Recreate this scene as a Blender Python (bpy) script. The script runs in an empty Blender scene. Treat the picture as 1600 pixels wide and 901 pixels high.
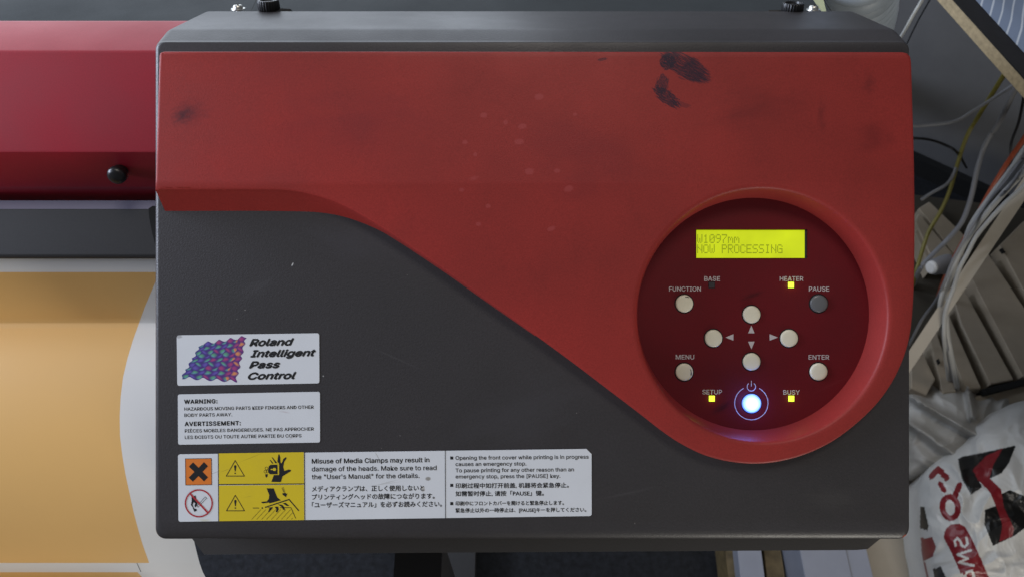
import bpy, bmesh, math, random
from mathutils import Vector, Matrix, noise
from mathutils.geometry import tessellate_polygon
random.seed(7)
sc = bpy.context.scene
COL = sc.collection
PI = math.pi

# ------------------------------------------------------------------ frame of the machine's sloping front face
TH = math.radians(30)
S = 0.0004                      # metres on the face seen as one unit of the layout
D = 1256 * S                    # camera distance from the face
U = Vector((1, 0, 0)); V = Vector((0, math.cos(TH), math.sin(TH))); W = Vector((0, -math.sin(TH), math.cos(TH)))
O = Vector((0, 0, 1.0))
F = Matrix(((U.x, V.x, W.x, O.x), (U.y, V.y, W.y, O.y), (U.z, V.z, W.z, O.z), (0, 0, 0, 1)))
I4 = Matrix.Identity(4)
CAM = O + W * D

cam_d = bpy.data.cameras.new('camera'); cam = bpy.data.objects.new('camera', cam_d); COL.objects.link(cam)
cam_d.sensor_width = 36; cam_d.lens = 36 * 1256 / 1600; cam_d.clip_start = 0.01; cam_d.clip_end = 100
cam.matrix_world = Matrix.Translation(CAM) @ F.to_3x3().to_4x4()
cam_d.dof.use_dof = True; cam_d.dof.focus_distance = D + 0.005; cam_d.dof.aperture_fstop = 16
sc.camera = cam
sc.view_settings.view_transform = 'Standard'; sc.view_settings.look = 'None'
sc.view_settings.exposure = 0; sc.view_settings.gamma = 1
sc.cycles.use_denoising = True
w_ = bpy.data.worlds.new('World'); sc.world = w_; w_.use_nodes = True
w_.node_tree.nodes['Background'].inputs[0].default_value = (0.90, 0.94, 1.0, 1)
w_.node_tree.nodes['Background'].inputs[1].default_value = 0.14

def area(name, loc, target, sx, sy, power, color):
    l = bpy.data.lights.new(name, 'AREA'); l.shape = 'RECTANGLE'; l.size = sx; l.size_y = sy; l.energy = power; l.color = color
    o = bpy.data.objects.new(name, l); COL.objects.link(o)
    p = F @ Vector(loc); t = F @ Vector(target)
    o.matrix_world = Matrix.Translation(p) @ (t - p).to_track_quat('-Z', 'Y').to_matrix().to_4x4()
    return o
def warea(name, p, t, sx, sy, power, color):
    Fi_ = F.inverted(); return area(name, Fi_ @ Vector(p), Fi_ @ Vector(t), sx, sy, power, color)
warea('back_window_light', (-0.45, 1.28, 1.15), (0.0, 0.0, 0.95), 2.1, 1.3, 18, (0.80, 0.89, 1.0))
area('side_window_light', (-1.75, 0.55, 0.36), (0.1, 0.0, 0), 1.2, 0.6, 50, (0.74, 0.82, 1.0))
area('ceiling_lamp_light', (0.2, 1.5, 2.0), (0.1, 0.0, 0), 1.0, 0.6, 17, (1.0, 0.92, 0.82))
area('added_front_light', (0.60, -1.05, 0.30), (0.2, -0.15, 0), 0.40, 0.35, 6.0, (1.0, 0.95, 0.85))  # unseen light added for the shine on the housing's lower right edge

def P(x, y, w=0.0):
    k = S * (D - w) / D
    return Vector(((x - 800) * k, (450.5 - y) * k, w))
def ray(x, y):
    d = Vector(((x - 800) / 1256, (450.5 - y) / 1256, -1.0))
    return F.to_3x3() @ d
def at_z(x, y, z):
    d = ray(x, y); return CAM + d * ((z - CAM.z) / d.z)

# ------------------------------------------------------------------ materials
def nt(m): return m.node_tree.nodes, m.node_tree.links
def mat(name, color, rough=0.5, bump=0.0, bscale=900, mottle=0.0, mscale=12, metal=0.0, spec=0.5, emit=None, estr=0.0, coat=0.0, sub=0.0, trans=0.0):
    m = bpy.data.materials.new(name); m.use_nodes = True; n, l = nt(m); b = n['Principled BSDF']
    b.inputs['Base Color'].default_value = (*color, 1); b.inputs['Roughness'].default_value = rough
    b.inputs['Metallic'].default_value = metal; b.inputs['Specular IOR Level'].default_value = spec
    b.inputs['Coat Weight'].default_value = coat; b.inputs['Coat Roughness'].default_value = 0.15
    if emit: b.inputs['Emission Color'].default_value = (*emit, 1); b.inputs['Emission Strength'].default_value = estr
    tc = n.new('ShaderNodeTexCoord'); m['x'] = 1
    if mottle:
        a = n.new('ShaderNodeTexNoise'); a.inputs['Scale'].default_value = mscale; a.inputs['Detail'].default_value = 6; a.inputs['Roughness'].default_value = 0.62
        l.new(tc.outputs['Object'], a.inputs['Vector'])
        r = n.new('ShaderNodeMapRange'); r.inputs[1].default_value = 0.3; r.inputs[2].default_value = 0.7
        r.inputs[3].default_value = 1 - mottle; r.inputs[4].default_value = 1 + mottle
        l.new(a.outputs['Fac'], r.inputs[0])
        v = n.new('ShaderNodeVectorMath'); v.operation = 'SCALE'; v.inputs[0].default_value = color
        gr = n.new('ShaderNodeTexNoise'); gr.inputs['Scale'].default_value = max(bscale, 300) * 0.8; gr.inputs['Detail'].default_value = 2; l.new(tc.outputs['Object'], gr.inputs['Vector'])
        g2 = n.new('ShaderNodeMapRange'); g2.inputs[1].default_value = 0.3; g2.inputs[2].default_value = 0.7; ga = 0.09 if bump >= 0.1 and bscale >= 800 else 0.0; g2.inputs[3].default_value = 1 - ga; g2.inputs[4].default_value = 1 + ga; g2.clamp = False
        l.new(gr.outputs['Fac'], g2.inputs[0]); mm = n.new('ShaderNodeMath'); mm.operation = 'MULTIPLY'; l.new(r.outputs[0], mm.inputs[0]); l.new(g2.outputs[0], mm.inputs[1])
        l.new(mm.outputs[0], v.inputs['Scale']); l.new(v.outputs[0], b.inputs['Base Color'])
        r2 = n.new('ShaderNodeMapRange'); r2.inputs[1].default_value = 0.3; r2.inputs[2].default_value = 0.7
        r2.inputs[3].default_value = min(1, rough + 0.07); r2.inputs[4].default_value = max(0.02, rough - 0.07)
        l.new(a.outputs['Fac'], r2.inputs[0]); l.new(r2.outputs[0], b.inputs['Roughness'])
    if bump:
        c = n.new('ShaderNodeTexNoise'); c.inputs['Scale'].default_value = bscale; c.inputs['Detail'].default_value = 3
        l.new(tc.outputs['Object'], c.inputs['Vector'])
        bp = n.new('ShaderNodeBump'); bp.inputs['Strength'].default_value = bump; bp.inputs['Distance'].default_value = 0.0003
        l.new(c.outputs['Fac'], bp.inputs['Height']); l.new(bp.outputs[0], b.inputs['Normal'])
    return m

def add_marks(m, marks):
    """stains of their own shape: (px,py,rx,ry,angle,colour,strength,noise scale x,y,noise amount,w)"""
    n, l = nt(m); b = n['Principled BSDF']
    tc = n.new('ShaderNodeTexCoord')
    if b.inputs['Base Color'].is_linked: cur = b.inputs['Base Color'].links[0].from_socket
    else:
        rgb = n.new('ShaderNodeRGB'); rgb.outputs[0].default_value = b.inputs['Base Color'].default_value; cur = rgb.outputs[0]
    for (px, py, rx, ry, ang, colr, st, nsx, nsy, na, w) in marks:
        c = P(px, py, w)
        mp = n.new('ShaderNodeMapping'); mp.vector_type = 'TEXTURE'
        mp.inputs['Location'].default_value = c; mp.inputs['Rotation'].default_value = (0, 0, math.radians(ang))
        mp.inputs['Scale'].default_value = (rx * S, ry * S, 1)
        l.new(tc.outputs['Object'], mp.inputs['Vector'])
        sp = n.new('ShaderNodeVectorMath'); sp.operation = 'MULTIPLY'; sp.inputs[1].default_value = (1, 1, 0); l.new(mp.outputs[0], sp.inputs[0])
        ln = n.new('ShaderNodeVectorMath'); ln.operation = 'LENGTH'; l.new(sp.outputs[0], ln.inputs[0])
        sc2 = n.new('ShaderNodeVectorMath'); sc2.operation = 'MULTIPLY'; sc2.inputs[1].default_value = (nsx, nsy, 0); l.new(mp.outputs[0], sc2.inputs[0])
        ad = n.new('ShaderNodeVectorMath'); ad.operation = 'ADD'; ad.inputs[1].default_value = (px * .13, py * .17, 0); l.new(sc2.outputs[0], ad.inputs[0])
        no = n.new('ShaderNodeTexNoise'); no.inputs['Scale'].default_value = 1; no.inputs['Detail'].default_value = 4; l.new(ad.outputs[0], no.inputs['Vector'])
        a1 = n.new('ShaderNodeMath'); a1.operation = 'MULTIPLY_ADD'; a1.inputs[1].default_value = na; l.new(no.outputs['Fac'], a1.inputs[0]); l.new(ln.outputs['Value'], a1.inputs[2])
        r = n.new('ShaderNodeMapRange'); r.interpolation_type = 'SMOOTHSTEP'
        lo = -0.1 if colr != INKC and rx > 9.5 else (.84 if colr == INKC else .55)
        r.inputs[1].default_value = lo + na * .5; r.inputs[2].default_value = 1.0 + na * .5
        r.inputs[3].default_value = st; r.inputs[4].default_value = 0
        l.new(a1.outputs[0], r.inputs[0])
        if colr == INKC:
            s3_ = n.new('ShaderNodeVectorMath'); s3_.operation = 'MULTIPLY'; s3_.inputs[1].default_value = (2.0, nsy * 2.6, 0) if nsy >= nsx else (nsx * 2.6, 2.0, 0); l.new(mp.outputs[0], s3_.inputs[0])
            n3 = n.new('ShaderNodeTexNoise'); n3.inputs['Scale'].default_value = 1.4; n3.inputs['Detail'].default_value = 5; n3.inputs['Roughness'].default_value = 0.7; l.new(s3_.outputs[0], n3.inputs['Vector'])
            r3 = n.new('ShaderNodeMapRange'); r3.inputs[1].default_value = 0.42; r3.inputs[2].default_value = 0.475; l.new(n3.outputs['Fac'], r3.inputs[0])
            m3 = n.new('ShaderNodeMath'); m3.operation = 'MULTIPLY'; l.new(r.outputs[0], m3.inputs[0]); l.new(r3.outputs[0], m3.inputs[1]); r = m3
        mx = n.new('ShaderNodeMix'); mx.data_type = 'RGBA'; l.new(r.outputs[0], mx.inputs['Factor']); l.new(cur, mx.inputs['A'])
        mx.inputs['B'].default_value = (*colr, 1); cur = mx.outputs['Result']
    l.new(cur, b.inputs['Base Color'])

RED = (0.275, 0.027, 0.023)
M = {}
M['red'] = mat('red_cover_plastic', RED, 0.47, 0.25, 1300, 0.17, 9, spec=0.28)
M['red_front'] = mat('red_front_cover_plastic', (0.30, 0.011, 0.024), 0.44, 0.15, 1300, 0.12, 8, spec=0.35)
M['panel'] = mat('dark_red_panel_film', (0.125, 0.007, 0.011), 0.40, 0.10, 1500, 0.10, 22, spec=0.25)
M['grey'] = mat('charcoal_plastic', (0.037, 0.034, 0.036), 0.43, 0.42, 850, 0.20, 10, spec=0.42)
M['grey_top'] = mat('charcoal_metal_cover', (0.036, 0.041, 0.044), 0.7, 0.25, 1100, 0.15, 10, spec=0.15)
M['metal_strip'] = mat('grey_painted_metal', (0.022, 0.021, 0.022), 0.55, 0.15, 1100, 0.08, 10)
M['tray'] = mat('charcoal_tray_metal', (0.050, 0.045, 0.043), 0.5, 0.2, 1000, 0.1, 12)
M['black'] = mat('black_plastic', (0.008, 0.008, 0.009), 0.35)
M['gap'] = mat('black_gap', (0.004, 0.004, 0.004), 0.9)
M['steel'] = mat('zinc_steel', (0.62, 0.61, 0.57), 0.38, metal=1.0)
M['label'] = mat('label_white', (0.68, 0.71, 0.76), 0.42, 0.02, 300, 0.03, 40)
M['ink'] = mat('black_ink', (0.008, 0.008, 0.010), 0.5)
M['yellow'] = mat('warning_yellow', (0.68, 0.52, 0.02), 0.42, 0, 900, 0.04, 60)
M['orange'] = mat('hazard_orange', (0.72, 0.20, 0.03), 0.42)
M['signred'] = mat('prohibition_red', (0.42, 0.03, 0.04), 0.42)
M['cream'] = mat('cream_button', (0.80, 0.76, 0.60), 0.32, 0.0, 900, 0.06, 90)
M['greybtn'] = mat('grey_button', (0.13, 0.135, 0.14), 0.3)
M['silk'] = mat('grey_silkscreen', (0.56, 0.51, 0.51), 0.5)
M['ledoff'] = mat('unlit_indicator', (0.045, 0.042, 0.045), 0.3)
M['led'] = mat('lit_green_indicator', (0.6, 0.8, 0.1), 0.4, emit=(0.80, 0.95, 0.03), estr=1.15)
M['vinyl'] = mat('white_vinyl', (0.74, 0.74, 0.73), 0.42, 0, 400, 0.015, 6)
M['print'] = mat('orange_print', (0.76, 0.46, 0.165), 0.42, 0.05, 700, 0.03, 7)
M['carpet'] = mat('navy_carpet', (0.005, 0.006, 0.009), 0.95, 1.0, 260, 0.6, 90)
M['wall'] = mat('dark_grey_wall', (0.13, 0.13, 0.133), 0.6, 0.2, 90, 0.16, 5)
M['beige'] = mat('beige_boards', (0.34, 0.285, 0.215), 0.6, 0.15, 300, 0.10, 14)
M['beige_bar'] = mat('beige_bar', (0.40, 0.355, 0.29), 0.6, 0.1, 300, 0.08, 14)
M['chip'] = mat('chipboard_edge', (0.42, 0.33, 0.20), 0.7, 0.5, 500, 0.22, 160)
M['blacktop'] = mat('black_laminate', (0.010, 0.010, 0.012), 0.5, 0.1, 300, 0.3, 40)
M['cable_white'] = mat('white_cable', (0.40, 0.395, 0.38), 0.5)
M['cable_grey'] = mat('grey_cable', (0.20, 0.20, 0.21), 0.5)
M['cable_yellow'] = mat('olive_yellow_cable', (0.20, 0.17, 0.03), 0.5)
M['cable_orange'] = mat('orange_cable', (0.28, 0.055, 0.02), 0.5)
M['bag'] = mat('white_plastic_bag', (0.60, 0.60, 0.59), 0.38, 0.15, 60, 0.06, 20)
M['bag_red'] = mat('bag_red_print', (0.20, 0.012, 0.018), 0.35, 0.3, 60)
M['bag_black'] = mat('bag_black_print', (0.008, 0.008, 0.008), 0.35, 0.3, 60)
M['bag_grey'] = mat('grey_film_bag', (0.36, 0.35, 0.33), 0.42, 0.2, 50, 0.10, 14)
M['hose'] = mat('pale_blue_hose', (0.30, 0.34, 0.38), 0.5, 0.1, 300, 0.15, 30)
M['card'] = mat('beige_cardboard', (0.34, 0.30, 0.245), 0.75, 0.1, 300, 0.06, 10)
M['bluewhite'] = mat('bluish_white_board', (0.27, 0.29, 0.36), 0.5, 0, 1, 0.05, 20)
M['wood'] = mat('brown_wood_edge', (0.13, 0.095, 0.045), 0.6, 0.2, 200, 0.35, 60)
M['pale_yellow'] = mat('pale_yellow_board', (0.42, 0.42, 0.24), 0.6)

# window cloth with fine white stripes
mc = mat('blue_striped_cloth', (0.17, 0.21, 0.29), 0.85, 0.3, 500); M['cloth'] = mc
n, l = nt(mc); tc = n.new('ShaderNodeTexCoord'); wv = n.new('ShaderNodeTexWave'); wv.bands_direction = 'X'
wv.inputs['Scale'].default_value = 27; wv.inputs['Distortion'].default_value = 2.2; wv.inputs['Detail'].default_value = 0.6; wv.inputs['Detail Scale'].default_value = 0.5
mpc = n.new('ShaderNodeMapping'); mpc.inputs['Rotation'].default_value = (0, 0, math.radians(-48)); l.new(tc.outputs['Object'], mpc.inputs['Vector']); l.new(mpc.outputs[0], wv.inputs['Vector'])
cr = n.new('ShaderNodeValToRGB'); cr.color_ramp.elements[0].position = 0.90; cr.color_ramp.elements[0].color = (0.15, 0.19, 0.27, 1)
cr.color_ramp.elements[1].position = 0.97; cr.color_ramp.elements[1].color = (0.42, 0.46, 0.52, 1)
l.new(wv.outputs['Color'], cr.inputs[0]); l.new(cr.outputs[0], n['Principled BSDF'].inputs['Base Color'])

# LCD: backlit film, a little uneven
ml = mat('backlit_lcd', (0.25, 0.3, 0.02), 0.35, emit=(0.61, 0.72, 0.003), estr=0.85); M['lcd'] = ml
n, l = nt(ml); tc = n.new('ShaderNodeTexCoord'); no = n.new('ShaderNodeTexNoise'); no.inputs['Scale'].default_value = 55
l.new(tc.outputs['Object'], no.inputs['Vector']); r = n.new('ShaderNodeMapRange'); r.inputs[3].default_value = 0.60; r.inputs[4].default_value = 0.98
l.new(no.outputs['Fac'], r.inputs[0]); l.new(r.outputs[0], n['Principled BSDF'].inputs['Emission Strength'])
M['lcdtext'] = mat('lcd_segments', (0.10, 0.12, 0.01), 0.4, emit=(0.27, 0.33, 0.004), estr=0.75)
M['lcdedge'] = mat('lcd_dark_edge', (0.035, 0.045, 0.035), 0.3)

# blue-white lit power key
mp_ = mat('lit_power_key', (0.5, 0.7, 0.9), 0.4, emit=(0.1, 0.4, 1), estr=1.0); M['power'] = mp_
n, l = nt(mp_); tc = n.new('ShaderNodeTexCoord'); ln = n.new('ShaderNodeVectorMath'); ln.operation = 'LENGTH'; l.new(tc.outputs['Object'], ln.inputs[0])
cr = n.new('ShaderNodeValToRGB'); e = cr.color_ramp.elements; e[0].position = 0.35; e[0].color = (0.80, 0.98, 1, 1); e[1].position = 1.0; e[1].color = (0.02, 0.10, 0.95, 1)
e2 = cr.color_ramp.elements.new(0.75); e2.color = (0.30, 0.62, 1, 1)
dv = n.new('ShaderNodeMath'); dv.operation = 'DIVIDE'; dv.inputs[1].default_value = 15.5 * S; l.new(ln.outputs['Value'], dv.inputs[0]); l.new(dv.outputs[0], cr.inputs[0])
l.new(cr.outputs[0], n['Principled BSDF'].inputs['Emission Color']); n['Principled BSDF'].inputs['Emission Strength'].default_value = 1.3

# wear on the red cover and the grey housing
INKC = (0.012, 0.008, 0.022)
hs = 0.006
redmarks = [
    (1069, 104, 42, 19, -30, INKC, 0.9, 1.6, 7, 1.3, hs), (1043, 97, 13, 14, -40, INKC, 0.95, 2, 4, 0.6, hs), (1088, 114, 26, 15, -28, INKC, 0.6, 1.5, 8, 0.8, hs),
    (1034, 133, 10, 17, -12, INKC, 0.8, 6, 2, 1.3, hs), (1041, 152, 26, 11, -38, INKC, 0.95, 3, 5, 1.3, hs), (1060, 163, 20, 5, -12, INKC, 0.4, 3, 6, 1.0, hs),
    (941, 94, 8, 2.5, 10, INKC, 0.75, 3, 3, 0.7, hs),
    (287, 181, 24, 18, 20, (0.05, 0.012, 0.018), 0.8, 2.5, 3.5, 1.2, .012), (300, 176, 34, 26, 0, (0.06, 0.012, 0.018), 0.4, 2, 3, 1.2, .012),
    (1368, 215, 42, 34, 0, (0.09, 0.008, 0.010), 0.42, 1.6, 1.6, 1.0, hs), (1285, 180, 10, 38, 0, (0.09, 0.01, 0.012), 0.35, 2, 2, 1.2, hs),
    (1360, 130, 14, 26, -10, (0.08, 0.01, 0.012), 0.4, 2, 2, 1.2, hs), (1180, 170, 90, 40, 10, (0.12, 0.012, 0.014), 0.42, 1.5, 2, 1.6, hs),
    (900, 240, 160, 90, -10, (0.16, 0.016, 0.02), 0.40, 2, 2, 1.6, hs), (560, 200, 150, 70, 0, (0.16, 0.018, 0.024), 0.35, 2, 2, 1.6, .01),
]
for (x, y, rx, ry, a) in [(842, 153, 9, 6, 5), (756, 182, 7, 5, 0), (816, 199, 8, 5.5, 10), (811, 223, 9, 5.5, 5), (827, 269, 9, 6.5, 0), (741, 280, 11, 5, 15),
                          (888, 296, 9, 6, 15), (861, 358, 8, 4.5, 20), (790, 193, 4, 5, 0), (727, 224, 5, 4, 0), (763, 323, 5, 4, 0), (722, 298, 5, 3.5, 0), (748, 351, 5, 4, 0), (898, 180, 4, 3, 0), (870, 268, 6, 4, 0), (743, 243, 4, 4, 0)]:
    redmarks.append((x, y, rx, ry, a, (0.36, 0.060, 0.060), 0.55, 2.5, 2.5, 0.7, hs))
add_marks(M['red'], redmarks)
add_marks(M['grey'], [(457, 413, 1.2, 3.5, -25, (0.5, 0.5, 0.5), 0.95, 1, 1, 0.1, 0), (505, 587, 1.5, 1.5, 0, (0.3, 0.3, 0.3), 0.8, 1, 1, 0.1, 0),
                      (560, 380, 130, 40, -15, (0.055, 0.052, 0.06), 0.4, 2, 2, 1.4, 0), (820, 640, 160, 60, 20, (0.055, 0.053, 0.06), 0.35, 2, 2, 1.4, 0),
                      (1415, 836, 9, 5, 0, (0.5, 0.08, 0.03), 0.9, 2, 2, 0.3, -.004)])
add_marks(M['grey'], [(random.uniform(280, 1380), random.uniform(360, 820), random.choice((.8, 1.1, 1.5)), random.uniform(.7, 1.4), random.uniform(0, 180), (0.22, 0.21, 0.20), random.uniform(.35, .8), 1, 1, .3, 0) for _ in range(16)]
          + [(980, 770, 70, 3, 12, (.06, .057, .06), .5, 2, 2, 1.2, 0), (620, 560, 60, 2.2, -24, (.06, .057, .06), .5, 2, 2, 1.2, 0), (400, 450, 45, 20, 30, (.055, .052, .056), .4, 2, 3, 1.4, 0), (1300, 780, 60, 26, 0, (.06, .056, .056), .4, 2, 3, 1.4, 0)])
add_marks(M['panel'], [(1128, 636, 26, 9, 30, (0.02, 0.004, 0.01), 0.7, 2, 4, 1.0, -.0125), (1175, 462, 26, 7, 20, (0.03, 0.004, 0.006), 0.6, 2, 3, 1.2, -.0125),
                       (1300, 600, 50, 3, 25, (0.16, 0.02, 0.025), 0.35, 1, 5, 1.0, -.0125)])
STREAK = (0.32, 0.32, 0.30)
add_marks(M['label'], [(669, 747, 5, 4, 0, (0.22, 0.20, 0.17), 0.8, 3, 3, 0.8, 0), (661, 763, 4, 6, 0, (0.3, 0.26, 0.2), 0.5, 3, 3, 0.8, 0), (605, 753, 26, 1.1, 14, STREAK, 0.55, 3, 1, 0.8, 0),
                       (335, 738, 26, 0.9, 22, STREAK, 0.7, 3, 1, .8, 0), (590, 712, 9, 0.9, -60, STREAK, 0.6, 3, 1, .8, 0), (602, 755, 40, 0.8, 8, STREAK, 0.5, 4, 1, .8, 0),
                       (320, 812, 14, 4, 0, (0.55, 0.52, 0.33), 0.6, 2, 2, .8, 0), (280, 525, 6, 4, 0, (0.35, 0.36, 0.38), 0.7, 2, 2, .8, 0), (455, 684, 14, 1.2, 25, (0.42, 0.38, 0.4), .6, 2, 1, .8, 0),
                       (445, 643, 12, 2, -10, (0.48, 0.40, 0.42), .5, 2, 1, .8, 0), (575, 742, 2, 3, 0, STREAK, .6, 2, 2, .6, 0), (480, 703, 10, 2, 0, STREAK, .5, 2, 2, 1, 0)])
add_marks(M['yellow'], [(395, 713, 30, 0.7, 22, (0.3, 0.22, 0.02), 0.7, 3, 1, .6, 0), (388, 775, 10, 0.7, 12, (0.35, 0.27, 0.02), 0.6, 3, 1, .6, 0), (352, 734, 12, .7, 20, (0.3, 0.22, 0.02), 0.7, 3, 1, .6, 0)])

# ------------------------------------------------------------------ object helpers
WM = {}
def link(name, data, parent=None, world=None):
    o = bpy.data.objects.new(name, data); COL.objects.link(o)
    world = F.copy() if world is None else world
    WM[o] = world
    if parent: o.parent = parent; o.matrix_local = WM[parent].inverted() @ world
    else: o.matrix_local = world
    return o
def tag(o, label=None, cat=None, group=None, kind=None):
    if label: o['label'] = label
    if cat: o['category'] = cat
    if group: o['group'] = group
    if kind: o['kind'] = kind
    return o
def empty(name, loc, label, cat, group=None):
    return tag(link(name, None, None, Matrix.Translation(loc)), label, cat, group)
def mesh(name, vs, fs, mats, idx=None, smooth=True, angle=35):
    me = bpy.data.meshes.new(name); me.from_pydata([tuple(v) for v in vs], [], fs)
    for m in (mats if isinstance(mats, (list, tuple)) else [mats]): me.materials.append(m)
    if idx: me.polygons.foreach_set('material_index', idx)
    bm = bmesh.new(); bm.from_mesh(me); bmesh.ops.recalc_face_normals(bm, faces=bm.faces)
    for f in bm.faces: f.smooth = smooth
    if smooth:
        ca = math.radians(angle)
        for e in bm.edges:
            if len(e.link_faces) == 2 and e.calc_face_angle(0) > ca: e.smooth = False
    bm.to_mesh(me); bm.free(); me.update()
    return me
class MB:
    def __init__(s): s.v = []; s.f = []; s.m = []
    def add(s, vs, fs, mi=0):
        b = len(s.v); s.v += [Vector(v) for v in vs]; s.f += [tuple(i + b for i in f) for f in fs]; s.m += [mi] * len(fs)
    def loops(s, loops, cap0=False, cap1=False, mi=0):
        n = len(loops[0]); vs = [p for lp in loops for p in lp]; fs = []
        for k in range(len(loops) - 1):
            for i in range(n):
                j = (i + 1) % n; fs.append((k * n + i, k * n + j, (k + 1) * n + j, (k + 1) * n + i))
        if cap0: fs.append(tuple(range(n)))
        if cap1: fs.append(tuple((len(loops) - 1) * n + i for i in range(n)))
        s.add(vs, fs, mi)
    def prism(s, poly, w0, w1, mi=0, holes=()):
        """layout polygon solid between depth w0 (back) and w1 (front)"""
        a = [P(x, y, w1) for x, y in poly]; b = [Vector((p.x, p.y, w0)) for p in a]
        s.loops([b, a], mi=mi); s.fill([a], mi)
        s.fill([b], mi)
    def flat(s, poly, w, mi=0): s.fill([[P(x, y, w) for x, y in poly]], mi)
    def fill(s, loops, mi=0):
        pts = [p for lp in loops for p in lp]
        tri = tessellate_polygon([[Vector((p.x, p.y, 0)) for p in lp] for lp in loops])
        s.add(pts, [t for t in tri], mi)
    def box(s, a, b, mi=0, Mx=I4):
        c = [Mx @ Vector((x, y, z)) for z in (a[2], b[2]) for (x, y) in ((a[0], a[1]), (b[0], a[1]), (b[0], b[1]), (a[0], b[1]))]
        s.add(c, [(3, 2, 1, 0), (4, 5, 6, 7), (0, 1, 5, 4), (1, 2, 6, 5), (2, 3, 7, 6), (3, 0, 4, 7)], mi)
    def lathe(s, prof, seg=32, Mx=I4, mi=0):
        """(r, z) profile about z"""
        lps = [[Mx @ Vector((max(r, 1e-6) * math.cos(2 * PI * i / seg), max(r, 1e-6) * math.sin(2 * PI * i / seg), z)) for i in range(seg)] for r, z in prof]
        s.loops(lps, mi=mi)
    def build(s, name, mats, parent=None, world=None, smooth=True, angle=35, weld=True):
        me = mesh(name, s.v, s.f, mats, s.m if any(s.m) else None, smooth, angle) if not weld else None
        if weld:
            me = bpy.data.meshes.new(name); me.from_pydata([tuple(v) for v in s.v], [], s.f)
            for m in (mats if isinstance(mats, (list, tuple)) else [mats]): me.materials.append(m)
            me.polygons.foreach_set('material_index', s.m)
            bm = bmesh.new(); bm.from_mesh(me); bmesh.ops.remove_doubles(bm, verts=bm.verts, dist=1e-6)
            bmesh.ops.recalc_face_normals(bm, faces=bm.faces)
            ca = math.radians(angle)
            for f in bm.faces: f.smooth = smooth
            for e in bm.edges:
                if smooth and len(e.link_faces) == 2 and e.calc_face_angle(0) > ca: e.smooth = False
            bm.to_mesh(me); bm.free()
        return link(name, me, parent, world)
def rect(x0, y0, x1, y1): return [(x0, y0), (x1, y0), (x1, y1), (x0, y1)]
def thick(pts, wd, closed=False):
    """outline polygons of a stroked polyline, one quad per segment"""
    out = []; n = len(pts)
    for i in range(n if closed else n - 1):
        (x0, y0), (x1, y1) = pts[i], pts[(i + 1) % n]; L = math.hypot(x1 - x0, y1 - y0) or 1
        nx, ny = -(y1 - y0) / L * wd / 2, (x1 - x0) / L * wd / 2; ex, ey = (x1 - x0) / L * wd * .35, (y1 - y0) / L * wd * .35
        out.append([(x0 - ex + nx, y0 - ey + ny), (x1 + ex + nx, y1 + ey + ny), (x1 + ex - nx, y1 + ey - ny), (x0 - ex - nx, y0 - ey - ny)])
    return out
def circ(x, y, r, n=40, a0=0, a1=360):
    full = abs(a1 - a0) >= 360
    return [(x + r * math.cos(math.radians(a0 + (a1 - a0) * i / (n if full else n - 1))), y - r * math.sin(math.radians(a0 + (a1 - a0) * i / (n if full else n - 1)))) for i in range(n)]
def ringflat(mb, x, y, ro, ri, w, a0=0, a1=360, n=48, mi=0):
    a = circ(x, y, ro, n, a0, a1); b = circ(x, y, ri, n, a0, a1); full = abs(a1 - a0) >= 360
    vs = [P(*p, w) for p in a] + [P(*p, w) for p in b]
    mb.add(vs, [(i, (i + 1) % n, n + (i + 1) % n, n + i) for i in range(n if full else n - 1)], mi)

try:        # Blender's own interface font; its built-in one otherwise
    import os
    UIFONT = bpy.data.fonts.load(os.path.join(bpy.utils.system_resource('DATAFILES'), 'fonts', 'Inter.woff2'))
except Exception:
    UIFONT = None
def glyphs(body, bold=0.0, shear=0.0, spacing=1.0, cjk=False):
    c = bpy.data.curves.new('t', 'FONT'); c.body = body; c.offset = bold; c.shear = shear; c.space_character = spacing
    if UIFONT and not cjk: c.font = UIFONT
    c.resolution_u = 3
    o = bpy.data.objects.new('t', c); COL.objects.link(o); bpy.context.view_layer.update()
    me = bpy.data.meshes.new_from_object(o.evaluated_get(bpy.context.evaluated_depsgraph_get()))
    vs = [v.co.copy() for v in me.vertices]; fs = [tuple(p.vertices) for p in me.polygons]
    bpy.data.objects.remove(o); bpy.data.curves.remove(c); bpy.data.meshes.remove(me)
    return vs, fs
CAPH = {}
def text(mb, body, a, b, cap, w, bold=0.0, shear=0.0, spacing=1.0, mi=0, cjk=False):
    """writing whose first and last glyph edges fall on the layout points a and b, baseline between them"""
    if not cjk and 'H' not in CAPH: CAPH['H'] = max(v.y for v in glyphs('H')[0])
    vs, fs = glyphs(body, 0, shear, spacing, cjk)
    x0 = min(v.x for v in vs); x1 = max(v.x for v in vs); L = math.hypot(b[0] - a[0], b[1] - a[1])
    sx = L / (x1 - x0); sy = cap / (0.88 if cjk else CAPH['H']); dx, dy = (b[0] - a[0]) / L, (b[1] - a[1]) / L
    out = []
    for v in vs:
        X = (v.x - x0) * sx; Y = v.y * sy
        out.append(P(a[0] + X * dx + Y * dy, a[1] + X * dy - Y * dx, w))
    bo = bold * cap
    for k, (ox, oy) in enumerate([(0, 0)] if bo == 0 else [(-bo, 0), (bo, 0)] + ([(0, bo * .8), (0, -bo * .8)] if bold > .02 else [])):
        mb.add([v + Vector((ox * S, oy * S, k * 8e-6)) for v in out], fs, mi)

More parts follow.
